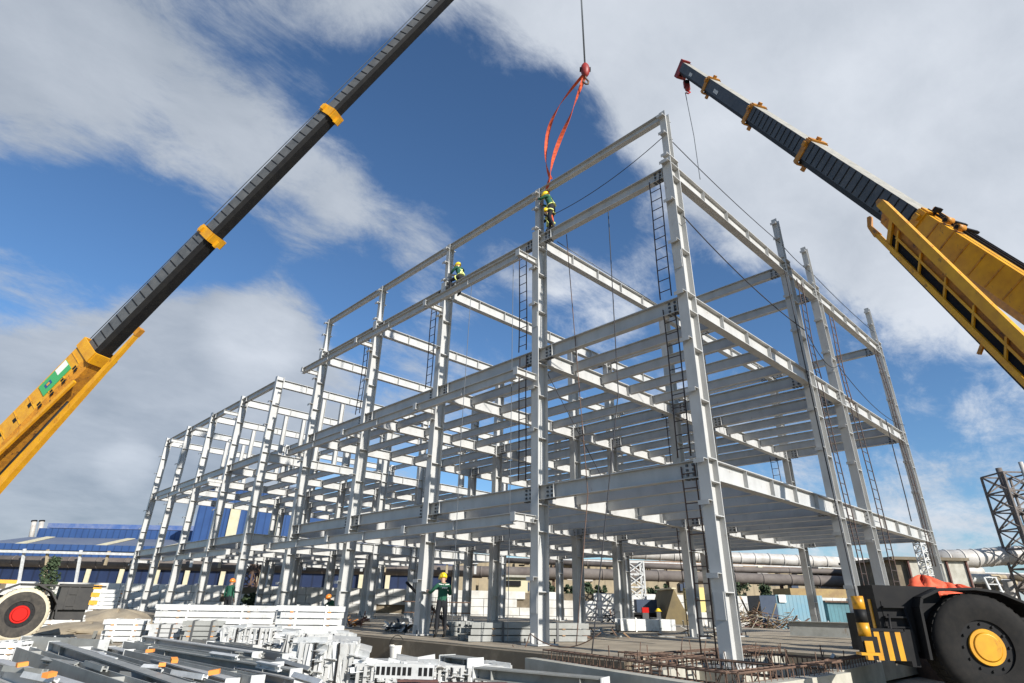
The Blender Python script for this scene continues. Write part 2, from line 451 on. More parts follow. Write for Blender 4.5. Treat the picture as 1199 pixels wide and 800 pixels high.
def lug_mesh():
    mb = MB().m(PAINT)
    mb.box(-CDp / 2 - .17, -CDp / 2 - .001, -.13, .13, -.006, .006)
    mb.box(-CDp / 2 - .17, -CDp / 2 - .16, -.13, .13, -.09, -.007)
    return mb
def base_mesh(zb=0.0):
    mb = MB().m(PAINT); mb.box(-.38, .38, -.3, .3, zb + .012, zb + .05)
    for a in (-1, 1):
        mb.obox((a * (CDp / 2 + .055), 0, zb + .17), (.05, 0, 0), (0, .01, 0), (0, 0, .12))
    mb.m(BOLT)
    for x in (-.32, .32):
        for y in (-.22, .22): mb.tube([(x, y, zb + .05), (x, y, zb + .16)], .022, 6)
    return mb
def post_mesh(z0, z1):
    mb = MB().m(PAINT); mb.ibeam((0, 0, z0 + .03), (0, 0, z1), .24, .2, (1, 0, 0), .014, .010)
    mb.box(-.2, .2, -.17, .17, z0 + .001, z0 + .028)
    for zk in (z0 + .12, z0 + .95, z1 - .25):
        mb.box(-.30, -.125, -.10, .10, zk, zk + .02); mb.box(-.30, -.28, -.1, .1, zk - .07, zk - .001)
        mb.box(.125, .22, -.08, .08, zk, zk + .02)
    return mb
def girder_mesh(ln, d=.40, w=.20, ns=3):
    """lies along +Y from one column to the next, top at z=0"""
    mb = MB().m(PAINT)
    mb.ibeam((0, .02, -d / 2), (0, ln - .02, -d / 2), d, w, Z, .02, .013)
    for yy in (.42, ln - .42):
        mb.m(PAINT)
        for sg in (-1, 1):
            mb.obox((sg * .016, yy, -d / 2), (.007, 0, 0), (0, .16, 0), (0, 0, d / 2 - .05))
            mb.obox((sg * w / 4 + sg * .012, yy - .19, -d / 2), (w / 4 - .006, 0, 0), (0, .006, 0), (0, 0, d / 2 - .022))
        mb.m(BOLT)
        for k in range(3):
            for q in (-.08, .08):
                mb.obox((0, yy + q, -d / 2 + (k - 1) * .11), (.06, 0, 0), (0, .026, 0), (0, 0, .026))
        for q in (-.11, 0, .11):
            mb.obox((0, yy + q, -d - .012), (w / 2 - .03, 0, 0), (0, .03, 0), (0, 0, .010))
    return mb
def cross_mesh(ln, d=.46, w=.24, npl=4, flush=False):
    """lies along +X from face to face of columns, top at z=0"""
    mb = MB().m(PAINT)
    f = [(k + 1) / (npl + 1) for k in range(npl)]
    mb.ibeam((CDp / 2 + .002, 0, -d / 2), (ln - CDp / 2 - .002, 0, -d / 2), d, w, Z, .022, .014, stiff=f)
    for xx in (CDp / 2 + .014, ln - CDp / 2 - .014):
        mb.obox((xx, 0, -d / 2 - .03), (.011, 0, 0), (0, w / 2 + .012, 0), (0, 0, d / 2 + .045))
    mb.m(BOLT)
    for xx in (CDp / 2 + .04, ln - CDp / 2 - .04):
        for k in range(4):
            for q in (-.09, .09): mb.obox((xx, q, -d / 2 + (k - 1.5) * .13), (.014, 0, 0), (0, .018, 0), (0, 0, .018))
    return mb
def joist_mesh(ln, d=.32, w=.15):
    mb = MB().m(PAINT)
    mb.ibeam((0, .135, -d / 2), (0, ln - .135, -d / 2), d, w, Z, .013, .009)
    for yy in (.10, ln - .10):
        mb.obox((.012, yy, -d / 2), (.005, 0, 0), (0, .085, 0), (0, 0, d / 2 - .02))
    return mb
def arm_mesh():
    """short cantilever carrying the outer edge beam"""
    mb = MB().m(PAINT)
    mb.ibeam((-CDp / 2 - .002, 0, -.10), (-1.04, 0, -.10), .20, .14, Z, .012, .009, stiff=(.5,))
    mb.obox((-1.05, 0, -.10), (.008, 0, 0), (0, .09, 0), (0, 0, .12))
    return mb

tall = thing('steel_building', 'tall wing of pale grey bolted steel columns and beams, corner nearest the camera', 'steel frame')
low = thing('steel_building', 'lower flat topped wing of white steel columns and beams behind the tall wing', 'steel frame', (0, YS[5], 0))
col_full = column_mesh(12.62).build('column', tall, (0, 0, 0))
lug = lug_mesh(); lugo = None
base0 = base_mesh().build('base_plate', col_full)
corner = column_mesh(12.62, -.10)
# corner column is the first: give it its own mesh reaching the plinth
corner_me = corner.build('column', tall, (0, 0, 0))
base_mesh(-.10).build('base_plate', corner_me)
post0 = post_mesh(12.62, 14.5).build('upper_post', corner_me)
first_lug = None
def put_lugs(parent, zs):
    global first_lug
    for zk in zs:
        if first_lug is None:
            first_lug = lug.build('bracket', parent, (0, 0, zk))
        else:
            o = first_lug.copy(); C.objects.link(o); o.parent = parent; o.location = (0, 0, zk)
LZ = (1.6, 3.05, 5.6, 6.9, 9.75, 11.1)
put_lugs(corner_me, LZ + (3.95, 8.2, 12.45))
used_full = False
def place_column(parent, x, y, post=False, lugs=False):
    global used_full
    if not used_full:
        o = col_full; o.parent = parent; o.location = (x, y, 0); used_full = True
    else:
        o = col_full.copy(); C.objects.link(o); o.parent = parent; o.location = (x, y, 0)
        b_ = base0.copy(); C.objects.link(b_); b_.parent = o
    if post:
        p_ = post0.copy(); C.objects.link(p_); p_.parent = o
    if lugs: put_lugs(o, LZ)
    return o
for i in range(5):
    for j in range(4):
        if i == 0 and j == 0: continue
        place_column(tall, XS[j], YS[i], post=(i == 0 or j == 0), lugs=(j == 0 or (i == 0)))
y5 = YS[5]
for i in range(5, 10):
    for j in range(4): place_column(low, XS[j], YS[i] - y5, lugs=(j == 0))
def inst(cache, key, maker, name, parent, loc):
    if key not in cache:
        o = maker().build(name, parent, loc); cache[key] = o; return o
    o = cache[key].copy(); C.objects.link(o); o.parent = parent; o.location = loc; return o
GC = {}
for fr, i0, i1, oy in ((tall, 0, 4, 0), (low, 5, 9, y5)):
    for lv in LV:
        for j in range(4):
            for i in range(i0, i1):
                ln = round(YS[i + 1] - YS[i], 2)
                d = .40 if lv < 12 else .35
                inst(GC, ('g', ln, d), lambda: girder_mesh(ln, d), 'girder', fr, (XS[j], YS[i] - oy, lv))
        for i in range(i0, i1 + 1):
            for j in range(3):
                ln = round(XS[j + 1] - XS[j], 2); npl = {0: 4, 1: 1, 2: 4}[j]
                inst(GC, ('c', ln), lambda: cross_mesh(ln, npl=npl), 'cross_beam', fr, (XS[j], YS[i] - oy, lv - .012))
        if lv < 12:
            for i in range(i0, i1):
                ln = round(YS[i + 1] - YS[i], 2)
                for j, nj in ((0, 4), (1, 1), (2, 4)):
                    for k in range(nj):
                        x = XS[j] + (XS[j + 1] - XS[j]) * (k + 1) / (nj + 1)
                        inst(GC, ('j', ln), lambda: joist_mesh(ln), 'joist', fr, (x, YS[i] - oy, lv - .04))
# outer edge beams carried on short arms
ARM = {}
OZ = (3.16, 7.32, 11.48)
for lvz in OZ:
    for i in range(1, 5):
        inst(ARM, 'a', arm_mesh, 'cantilever_arm', tall, (0, YS[i], lvz))
    for i in range(1, 4):
        mb = MB().m(PAINT); ln = YS[i + 1] - YS[i]
        mb.ibeam((0, .01 if i > 1 else .10, -.14), (0, ln - .01 + (.1 if i == 3 else 0), -.14), .28, .15, Z, .014, .010, stiff=(.5,))
        mb.build('edge_beam', tall, (-.92, YS[i], lvz + .002))
for lvz, rng in ((3.16, (5, 7)), (7.32, (6, 8)), (11.48, ())):
    for i in range(6, 9): inst(ARM, 'a', arm_mesh, 'cantilever_arm', low, (0, YS[i] - y5, lvz))
    if rng:
        for i in range(rng[0], rng[1]):
            mb = MB().m(PAINT); ln = YS[i + 1] - YS[i]
            mb.ibeam((0, .01, -.14), (0, ln - .01, -.14), .28, .15, Z, .014, .010, stiff=(.5,))
            mb.build('edge_beam', low, (-.92, YS[i] - y5, lvz + .002))
# parapet rail on the posts of the long face
for i in range(4):
    mb = MB().m(PAINT); ln = YS[i + 1] - YS[i]
    mb.ibeam((0, .02, -.12), (0, ln - .02, -.12), .24, .18, Z, .012, .009)
    mb.build('parapet_beam', tall, (0, YS[i], 14.5))
# short studs in the low wing's upper storey
for i in range(5, 9):
    for x in (2.9, 4.15):
        mb = MB().m(PAINT); mb.ibeam((0, 0, LV[1] + .01), (0, 0, LV[2] - .52), .24, .22, (1, 0, 0), .014, .01)
        mb.build('stud', low, (x, YS[i] - y5, 0))

# ------------------------------------------------------------------ ladders
def ladder(x, y, z0, z1, ax, label, m_=LADDER, w=.34, lean=0.0, sway=0.03):
    t = thing('rope_ladder', label, 'ladder', (x, y, z0), 'thin site ladders hung beside the columns')
    h = z1 - z0; a = Vector(ax).normalized()
    rnd = random.Random(hash(label) % 1000 if False else int(x * 31 + y * 17 + z0 * 7) % 997)
    n = 7; nrm = a.cross(Z)
    ph = rnd.uniform(0, 6)
    def off(q): return nrm * (lean * q + sway * math.sin(q * 5 + ph)) + a * sway * math.sin(q * 3.3 + ph)
    for sg in (-1, 1):
        mb = MB().m(m_)
        mb.tube([a * sg * w / 2 + Z * h * k / n + off(k / n) for k in range(n + 1)], .019, 6); mb.build('rail', t)
    k = 0; nr = int(h / .33)
    r0 = MB().m(m_).tube([a * -w / 2, a * w / 2], .013, 5).build('rung', t, (0, 0, .2))
    r0.location = off(.2 / h) + Z * .2
    for k in range(1, nr):
        o = r0.copy(); C.objects.link(o); o.parent = t
        zz_ = .2 + k * .33
        o.location = off(zz_ / h) + Z * zz_
    return t
ladder(-.12, .52, 8.3, 12.2, (0, 1, 0), 'dark rung ladder beside the corner column, below the roof beam')
ladder(-.10, .50, 4.1, 8.0, (0, 1, 0), 'dark rung ladder beside the corner column, middle storey')
ladder(-.06, .46, -.1, 3.9, (0, 1, 0), 'rust brown rung ladder beside the corner column, bottom storey', RLADDER)
ladder(-.15, 5.85, 8.3, 12.2, (0, 1, 0), 'rung ladder under the roof beam where two helmeted workers stand')
ladder(-.15, 5.80, 4.2, 8.1, (0, 1, 0), 'rung ladder in the middle storey under the two workers on the beam', w=.3)
ladder(-.15, 10.95, 8.3, 12.2, (0, 1, 0), 'rung ladder under the roof beam where the single worker sits')
ladder(-.15, 16.1, 8.3, 12.2, (0, 1, 0), 'rung ladder beside the fourth column of the long facade, top storey')
ladder(8.35, -.15, 8.2, 12.0, (1, 0, 0), 'rung ladder on the first of the close pair of columns, top storey', w=.42)
ladder(8.3, -.15, .1, 8.0, (1, 0, 0), 'long rung ladder on the first of the close pair of columns, lower storeys', w=.42)
ladder(11.25, -.15, 7.9, 11.6, (1, 0, 0), 'rung ladder past the second of the close pair of columns, top storey', RLADDER, w=.40)
ladder(11.45, -.15, 0, 8.1, (1, 0, 0), 'long rung ladder past the second of the close pair, lower storeys', w=.60)
ladder(17.25, -.12, 8.2, 12.0, (1, 0, 0), 'rung ladder on the far end column of the short facade, top storey', w=.45)
ladder(17.25, -.12, 2.6, 7.8, (1, 0, 0), 'rung ladder on the far end column of the short facade, middle storey', w=.45)
ladder(8.2, 5.7, 4.2, 8.0, (0, 1, 0), 'rung ladder on the inner column behind the corner, middle storey')
ladder(8.2, 5.7, 0, 3.9, (0, 1, 0), 'rung ladder on the inner column behind the corner, bottom storey', RLADDER)
ladder(17.9, 5.8, 4.2, 8.0, (0, 1, 0), 'rung ladder on the rear row column seen against the sky')

def cable(pts, r, label, m_=ROPE, name='lifeline', cat='cable', group=None, sag=0.0, n=14):
    pts = [Vector(p) for p in pts]; P = []
    for a, b in zip(pts, pts[1:]):
        for k in range(n): 
            t = k / n; P.append(a.lerp(b, t) - Z * sag * 4 * t * (1 - t))
    P.append(pts[-1])
    mb = MB().m(m_); mb.tube(P, r, 6)
    return tag(mb.build(name), label, cat, group)
cable([(-.1, .05, 13.55), (0, 4.55, 13.1)], .012, 'thin sagging safety line from the corner post to the standing worker', sag=.22)
cable([(.1, -.05, 13.5), (7.7, -.05, 13.4), (10.45, -.05, 13.35), (18.1, -.05, 13.2)], .014, 'thin safety line strung along the tops of the short facade posts', sag=.12)
cable([(0, -.2, 10.6), (7.6, -.25, 9.7)], .018, 'dark guy rope from the corner column to the first close paired column', sag=.25)
cable([(7.8, -.25, 9.6), (10.4, -.25, 9.2), (18.0, -.25, 8.5)], .014, 'guy rope sagging between the paired columns and the end column', sag=.5)
cable([(.2, 4.6, 12.1), (7.6, 1.0, 8.2)], .013, 'diagonal bracing wire below the workers beam', WIRE)
cable([(.0, 4.0, 12.0), (-.1, 3.4, 3.6), (-.6, 3.5, .1)], .014, 'thin brown hand line hanging from the roof beam between first two columns', RLADDER, sag=.0)
cable([(-.1, 2.2, 12.0), (-.3, 2.1, 6.0), (-.9, 2.8, 0.0)], .015, 'dark hand line hanging near the corner column down to the pit', ROPE)
cable([(6.7, -.3, 11.7), (6.75, -.3, 6.0), (6.9, -.3, .3)], .018, 'dark rope hanging beside the first of the close paired columns', ROPE)
cable([(15.3, -.2, 8.2), (15.2, -.2, 5.0), (15.1, -.2, 4.1)], .02, 'short rope with a knotted end hanging under the short facade', ROPE)
cable([(-.6, 5.9, 11.9), (-.5, 5.95, 6), (-.5, 5.9, .1)], .010, 'pale rope hanging beside the column under the two workers', WIRE)
cable([(-1.0, 7.6, 11.2), (-1.0, 7.7, 5), (-1.0, 7.6, .2)], .010, 'pale thin rope hanging from the outer edge beam', WIRE)
cable([(.3, 5.3, 7.7), (3.5, 5.3, 4.1)], .012, 'diagonal wire brace inside the middle storey', ROPE)
cable([(-.3, 3.0, .4), (-.7, 4.9, .3), (-1.0, 5.2, .05)], .013, 'brown electric cable loop draped over the foundation edge', RUST, sag=.3)

# ------------------------------------------------------------------ cranes
def slab_section(mb, p0, p1, w, h, up, w1=None, h1=None):
    mb.bar(p0, p1, w, h, up, w1, h1)
def wheel(parent, c, axis, r, wd, tread, wall, hubm):
    t = MB().m(tread); c = Vector(c); ax = Vector(axis).normalized()
    prof = [(.0, .62), (.5, .64), (.5, .93), (.36, 1.0), (-.36, 1.0), (-.5, .93), (-.5, .64)]
    u = ax.cross(Z).normalized(); v = u.cross(ax); seg = 48
    prof = [(.46, .50), (.52, .70), (.50, .86), (.44, .965), (.34, 1.0), (-.34, 1.0), (-.44, .965), (-.50, .86), (-.46, .50)]
    b0 = len(t.v)
    for k in range(seg):
        a = 2 * math.pi * k / seg
        for (o, rr) in prof:
            t.v.append(tuple(c + ax * o * wd + (u * math.cos(a) + v * math.sin(a)) * rr * r))
    m_ = len(prof)
    for k in range(seg):
        k2 = (k + 1) % seg
        for i in range(m_ - 1):
            t.m(tread if 2 <= i <= 6 else wall)
            t.face([b0 + k * m_ + i, b0 + k * m_ + i + 1, b0 + k2 * m_ + i + 1, b0 + k2 * m_ + i], True)
    t.m(TYRE)
    for k in range(40):   # tread lugs
        a = 2 * math.pi * k / 40; rd = u * math.cos(a) + v * math.sin(a); tg = ax.cross(rd)
        for sg in (-1, 1):
            t.m(tread)
            t.obox(c + ax * sg * .20 * wd + rd * r * .995 + tg * sg * .01, ax * .17 * wd, tg * r * .045, rd * r * .012)
    t.build('tyre', parent)
    h = MB().m(BLACK)
    h.tube([c - ax * .40 * wd, c + ax * .40 * wd], r * .52, 32)
    h.m(hubm); h.tube([c + ax * .40 * wd, c + ax * .47 * wd], r * .34, 32, r * .33)
    h.tube([c + ax * .471 * wd, c + ax * .50 * wd], r * .27, 32, r * .24)
    h.m(BLACK)
    for k in range(12):
        a = 2 * math.pi * k / 12; rd = u * math.cos(a) + v * math.sin(a)
        h.tube([c + ax * .40 * wd + rd * r * .43, c + ax * .45 * wd + rd * r * .43], r * .025, 6)
    h.build('hub', parent)

def t_at(P, T, px):
    # fraction of the boom at which it passes a measured column of the photograph
    lo, hi = -1.0, 1.0
    def X(t):
        q = P.lerp(T, t) - CAM; return PCX + FPX * q.dot(RT) / q.dot(FW)
    sg = 1 if X(1) > X(0) else -1
    for _ in range(50):
        mdl = (lo + hi) / 2
        if (X(mdl) - px) * sg < 0: lo = mdl
        else: hi = mdl
    return lo
def boom(parent, P0, T, secs, upv, skin_side, skin_low, top, lead=None):
    """secs: list of (t0, t1, w, h)"""
    d = (T - P0); ln = d.length; d.normalize()
    sd = d.cross(Z).normalized(); up = sd.cross(d)
    for n_, (t0, t1, w, h, ms, ml, mt_) in enumerate(secs):
        mb = MB(); a, b = P0 + d * ln * t0, P0 + d * ln * t1
        # tub shaped section: flat sides, bevelled belly
        prof = [(-w / 2, h / 2), (w / 2, h / 2), (w / 2, -h * .28), (w * .32, -h / 2), (-w * .32, -h / 2), (-w / 2, -h * .28)]
        base = len(mb.v)
        for q in (a, b):
            for (x, y) in prof: mb.v.append(tuple(q + sd * x + up * y))
        ms_ = (mt_, ms, ml, ml, ml, ms)
        for i in range(6):
            j = (i + 1) % 6; mb.m(ms_[i]); mb.face([base + i, base + j, base + 6 + j, base + 6 + i])
        mb.m(ml); mb.face([base + i for i in range(6)][::-1]); mb.face([base + 6 + i for i in range(6)])
        mb.build('boom_section', parent)
        yield (a, b, d, sd, up, w, h)

def ribs(parent, seg, step, m_, side=(-1, 1), th=.03, name='side_rib', belly=False):
    a, b, d, sd, up, w, h = seg; ln = (b - a).length
    for sg in side:
        mb = MB().m(m_); k = step * .5
        while k < ln:
            c = a + d * k
            mb.obox(c + sd * sg * (w / 2 + .006) + up * h * .11, d * th / 2, sd * .012, up * h * .36)
            k += step
        mb.build(name, parent)

def collar(parent, c, d, sd, up, w, h, m_, ln=.35, horns=True):
    mb = MB().m(m_)
    for sg in (-1, 1):
        mb.obox(c + sd * sg * (w / 2 + .030), d * ln / 2, sd * .025, up * (h / 2 + .03))
    mb.obox(c + up * (h / 2 + .045), d * ln / 2, sd * (w / 2 - .005), up * .035)
    mb.obox(c - up * (h / 2 + .045), d * ln / 2, sd * (w / 2 - .005), up * .035)
    if horns:
        mb.obox(c + up * (h / 2 + .14), d * ln * .3, sd * .07, up * .06)
        mb.obox(c - up * (h / 2 + .16) - d * .1, d * ln * .35, sd * .05, up * .09)
        for sg in (-1, 1): mb.obox(c + sd * sg * (w / 2 + .1) + up * h * .3, d * ln * .3, sd * .05, up * .09)
    return mb.build('collar', parent)

# --- crane whose boom reaches over the frame from the low wing's side
cr1 = thing('mobile_crane', 'yellow and black mobile crane with dusty cream tyre and red hub', 'crane', G(24, 741))
inv1 = -cr1.location
def under(parent_obj):
    """children are written in world metres: undo the parent's position"""
    for ch in parent_obj.children: ch.location = ch.location - parent_obj.location
P0 = D(117, 411, 23.0)
def onX(px, py, x):
    r = ray(px, py); return CAM + r * ((x - CAM.x) / r.x)
T1 = onX(675, -158, 0)
dd = (T1 - P0)
tb = -.335     # reach of base section back towards the pivot
c1_, c2_ = t_at(P0, T1, 248), t_at(P0, T1, 388)
s1 = [(tb, 0.0, .88, 1.10, YELLOW, ORANGEY, YELLOW), (0.0, c1_, .66, .80, GREYP2, BLACK, GREYP2), (c1_, c2_, .58, .69, GREYP2, BLACK, GREYP2), (c2_, 1.0, .50, .58, GREYP2, BLACK, GREYP2)]
segs = list(boom(cr1, P0, T1, s1, None, None, None, None))
for q in segs[1:]: ribs(cr1, q, .42, BLACK, th=.03, name='side_rib')
ribs(cr1, segs[0], .75, YELLOW, th=.04, name='side_rib')
for t_, sg_ in ((.345, segs[1]), (.69, segs[2])):
    a, b, d, sd, up, w, h = sg_
    collar(cr1, b, d, sd, up, w, h, YELLOW, .38)
a, b, d, sd, up, w, h = segs[0]
collar(cr1, b - d * .15, d, sd, up, w, h, YELLOW, .45, horns=False)
# label plate on the side the camera sees
sgn = -1 if (CAM - b).dot(sd) < 0 else 1
mb = MB().m(GREENP)
c = b - d * 1.7 + up * .15
mb.obox(c + sd * sgn * (w / 2 + .02), d * .70, sd * .012, up * .30)
mb.m(PLASTIC); mb.obox(c + d * .42 + up * .12 + sd * sgn * (w / 2 + .036), d * .27, sd * .004, up * .16)
mb.m(BLUE); mb.obox(c - d * .32 + sd * sgn * (w / 2 + .036), d * .16, sd * .004, up * .10)
mb.m(YELLOW); mb.obox(c - d * .32 + sd * sgn * (w / 2 + .043), d * .07, sd * .004, up * .05)
mb.build('sign_plate', cr1)
# square holes in the side plate of the base section
for k in range(9):
    MB().m(BLACK).obox(b - d * (3.0 + k * .75) + up * .1 + sd * sgn * (w / 2 + .002), d * .11, sd * .006, up * .10).build('lightening_hole', cr1)
for k in range(4):
    for q in (0, 1):
        MB().m(BLACK).obox(b - d * (.9 + k * .6) - up * (.24 + q * .14) + sd * sgn * (w / 2 + .002), d * .09, sd * .006, up * .05).build('lightening_hole', cr1)

# stowed jib slung under the base section
mb = MB().m(YELLOW)
j0, j1 = b + d * 1.5 - up * .95, b - d * 9.8 - up * 1.56
mb.bar(j0, j1, .16, .14, up, .26, .60)
mb.m(ORANGEY); mb.obox(j0 + d * .12 + up * .02, d * .16, sd * .10, up * .10)
mb.m(YELLOW); mb.bar(b - d * 1.2 - up * .72 + sd * sgn * .35, b - d * 6.5 - up * .60 + sd * sgn * .50, .10, .14, up)
mb.obox(b - d * 6.6 - up * .75 + sd * sgn * .45, d * .9, sd * .05, up * .38)
mb.build('stowed_jib', cr1)
mb = MB().m(BLACK)
mb.tube([b - d * 2.0 - up * .86, b - d * 9.6 - up * 1.12], .09, 8); mb.m(PLASTIC); mb.tube([b - d * 5.5 - up * .98 + sd * sgn * .3, b - d * 9.5 - up * 1.26 + sd * sgn * .3], .05, 8)
mb.build('luffing_ram', cr1)
# winch rope along the boom back
mb = MB().m(WIRE)
for q in (-.1, .1): mb.tube([b + up * .85 + sd * q, T1 + up * .55 + sd * q], .018, 5)
mb.build('boom_rope', cr1)
mb = MB().m(YELLOW); mb.obox(T1 + d * .3 - up * .1, d * .4, sd * .3, up * .45)
mb.m(BLACK)
for q in (-.25, .25): mb.tube([T1 + d * .55 - up * .35 + sd * (q - .05), T1 + d * .55 - up * .35 + sd * (q + .05)], .28, 20)
mb.build('boom_head', cr1)
# carrier
cdir = Vector((-1, .02, 0)).normalized(); cs = Vector((-cdir.y, cdir.x, 0))
if (CAM - Vector(G(24, 741))).dot(cs) < 0: cs = -cs    # towards the camera
wc = D(24, 714, 21); wr = .86; wc.z = -.55 + wr - .03
wheel(cr1, wc, cs, wr, .55, CREAM, TYREW, RED)
wheel(cr1, wc + cdir * 4.2, cs, wr, .55, CREAM, TYREW, RED)
mb = MB().m(mat('grimy_black', (.013, .012, .011), .6, 0, (.03, .027, .022), 3, .1, 20))
front = wc - cdir * 2.0
mid = wc - cs * 1.35
mb.bar(Vector((front.x, mid.y, .62)) , Vector((wc.x, mid.y, .62)) + cdir * 7, 2.1, .55)
# wing over the wheel
for k in range(7):
    a0, a1 = math.pi * (k - .25) / 6.5, math.pi * (k + .75) / 6.5
    q0 = wc - cdir * math.cos(a0) * 1.08 + Z * math.sin(a0) * 1.02
    q1 = wc - cdir * math.cos(a1) * 1.08 + Z * math.sin(a1) * 1.02
    mb.bar(q0 - cs * .1, q1 - cs * .1, .75, .05, (q0 + q1) / 2 - wc)
mb.obox(wc - cdir * 1.50 + Z * .60 - cs * .15, cdir * .52, cs * .35, Z * .44)
mb.obox(wc - cdir * 1.48 + Z * .02 - cs * .25, cdir * .50, cs * .30, Z * .20)
mb.obox(wc - cdir * 1.1 + Z * .97 - cs * .15, cdir * 1.3, cs * .4, Z * .03)
mb.obox(wc - cdir * 1.25 + Z * .60 + cs * .215, cdir * .03, cs * .012, Z * .42); mb.obox(wc - cdir * 1.55 + Z * .60 + cs * .215, cdir * .03, cs * .012, Z * .42)
for q_ in (.3, .7): mb.obox(wc - cdir * 1.40 + Z * q_ + cs * .22, cdir * .14, cs * .01, Z * .03)
mb.build('chassis', cr1)
mb = MB().m(YELLOW)
for k in range(3): mb.obox(wc - cdir * 2.12 + Z * (.95 - k * .27) + cs * .0, cdir * .14, cs * .25, Z * .075)
mb.obox(wc + cdir * .75 + Z * 1.05, cdir * .35, cs * .2, Z * .06)
mb.build('warning_blocks', cr1)
mb = MB().m(YELLOW); pc = Vector((wc.x, mid.y, 0)) + cdir * 2.6
mb.obox(pc + Z * 1.9, cdir * 1.3, cs * 1.0, Z * .8)
mb.build('turntable', cr1)
cab = MB().m(YELLOW); cab.obox(pc + cdir * .3 + cs * .9 + Z * 2.0, cdir * .9, cs * .4, Z * .85); cab.m(BLACK); cab.obox(pc + cdir * .3 + cs * 1.31 + Z * 2.3, cdir * .6, cs * .012, Z * .4); cab.build('cab', cr1)
mb = MB().m(YELLOW); mb.obox(wc + cdir * 6.2 - cs * .6 + Z * .1, cdir * .3, cs * .5, Z * .3); mb.build('outrigger', cr1)
bpy.context.view_layer.update(); under(cr1)

# --- hook block and slings hanging from it
hookp = Vector((0, 2.9, 18.75))
hk = thing('hook_block', 'small rusty hook block on a long wire, carrying orange slings', 'hook block', hookp)
mb = MB().m(DRED); mb.ball((0, 0, 0), .17, .17, .34, 14, 10); mb.m(BLACK); mb.tube([(-.14, .14, .02), (.14, -.14, .02)], .09, 12); mb.build('block', hk)
mb = MB().m(RUST); mb.tube([(0, 0, -.3), (0, 0, -.42), (.10, -.05, -.55), (.08, -.04, -.68), (0, 0, -.72), (-.09, .04, -.66), (-.08, .04, -.56)], .035, 8); mb.build('hook', hk)
mb = MB().m(WIRE); mb.tube([(.02, 0, .3), (.02, .05, T1.z - hookp.z - .4)], .022, 6); mb.tube([(-.03, 0, .3), (-.05, .05, T1.z - hookp.z - .4)], .016, 6); mb.build('hoist_rope', hk)
def sling(px_pts, label, wpx=.11):
    pts = [Vector(p) for p in px_pts]
    P = []
    for i in range(len(pts) - 1):
        p0 = pts[max(i - 1, 0)]; p1 = pts[i]; p2 = pts[i + 1]; p3 = pts[min(i + 2, len(pts) - 1)]
        for k in range(6):
            t = k / 6; P.append(.5 * ((2 * p1) + (p2 - p0) * t + (2 * p0 - 5 * p1 + 4 * p2 - p3) * t * t + (3 * p1 - p0 - 3 * p2 + p3) * t ** 3))
    P.append(pts[-1]); mb = MB().m(ORANGE)
    n_ = len(P)
    for i in range(n_ - 1):
        tw0 = i * .16; tw1 = (i + 1) * .16
        a = P[i]; b = P[i + 1]
        s0 = RT * math.cos(tw0) + FW * math.sin(tw0); s1_ = RT * math.cos(tw1) + FW * math.sin(tw1)
        nn0 = s0.cross(Z).normalized() * .008; nn1 = s1_.cross(Z).normalized() * .008
        s0 = s0 * wpx / 1; s1_ = s1_ * wpx / 1
        mb.hexa([a - s0 - nn0, a + s0 - nn0, a + s0 + nn0, a - s0 + nn0, b - s1_ - nn1, b + s1_ - nn1, b + s1_ + nn1, b - s1_ + nn1])
    return tag(mb.build('lifting_sling'), label, 'sling', 'orange webbing slings on the hook')
def onX(px, py, x):
    r = ray(px, py); return CAM + r * ((x - CAM.x) / r.x)
sling([onX(*q, 0) for q in ((683, 88), (668, 106), (653, 127), (643, 150), (639, 175), (640, 195), (645, 210))], 'twisted orange sling hanging slack in a wide curve below the hook', .07)
sling([onX(*q, 0) for q in ((685, 88), (677, 110), (668, 135), (657, 160), (648, 185), (644, 205), (641, 225), (645, 250), (648, 268))], 'straighter orange sling running from the hook down past the two workers', .08)

# --- crane on the short facade's side
cr2 = thing('mobile_crane', 'black bodied mobile crane with big black tyre, yellow hub and striped bumper', 'crane', G(1100, 800))
P2 = D(1078, 266, 18.0); T2 = D(800, 80, 34.0)
PB = D(1199, 358, 13.0)
tb2 = -.53
k1_, k2_, k3_ = (t_at(P2, T2, q) for q in (949, 883, 832))
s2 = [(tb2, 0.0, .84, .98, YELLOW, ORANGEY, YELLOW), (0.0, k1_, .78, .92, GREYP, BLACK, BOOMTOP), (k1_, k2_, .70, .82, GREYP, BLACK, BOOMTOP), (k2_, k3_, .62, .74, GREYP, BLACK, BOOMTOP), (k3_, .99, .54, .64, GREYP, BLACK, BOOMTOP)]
sg2 = list(boom(cr2, P2, T2, s2, None, None, None, None))
for q in sg2[1:3]: ribs(cr2, q, .38, BLACK, th=.04)
ribs(cr2, sg2[0], .6, ORANGEY, th=.04)
for q in sg2[1:4]:
    a, b, d, sd, up, w, h = q; collar(cr2, b, d, sd, up, w, h, ORANGEY, .26)
a, b, d, sd, up, w, h = sg2[0]
sgn = -1 if (CAM - b).dot(sd) < 0 else 1
collar(cr2, b - d * .1, d, sd, up, w, h, YELLOW, .3, horns=True)
# white lettering blocks on the two outer sections are too worn to read: pale stencil patches
mb = MB().m(PLASTIC)
for q, r0, n_ in ((sg2[4], .55, 3), (sg2[3], .70, 4)):
    a_, b_, d_, sd_, up_, w_, h_ = q
    for k in range(n_): mb.obox(a_ + (b_ - a_) * r0 + d_ * k * .13 + sd_ * sgn * (w_ / 2 + .004), d_ * .04, sd_ * .003, up_ * .09)
mb.build('stencil_marks', cr2)
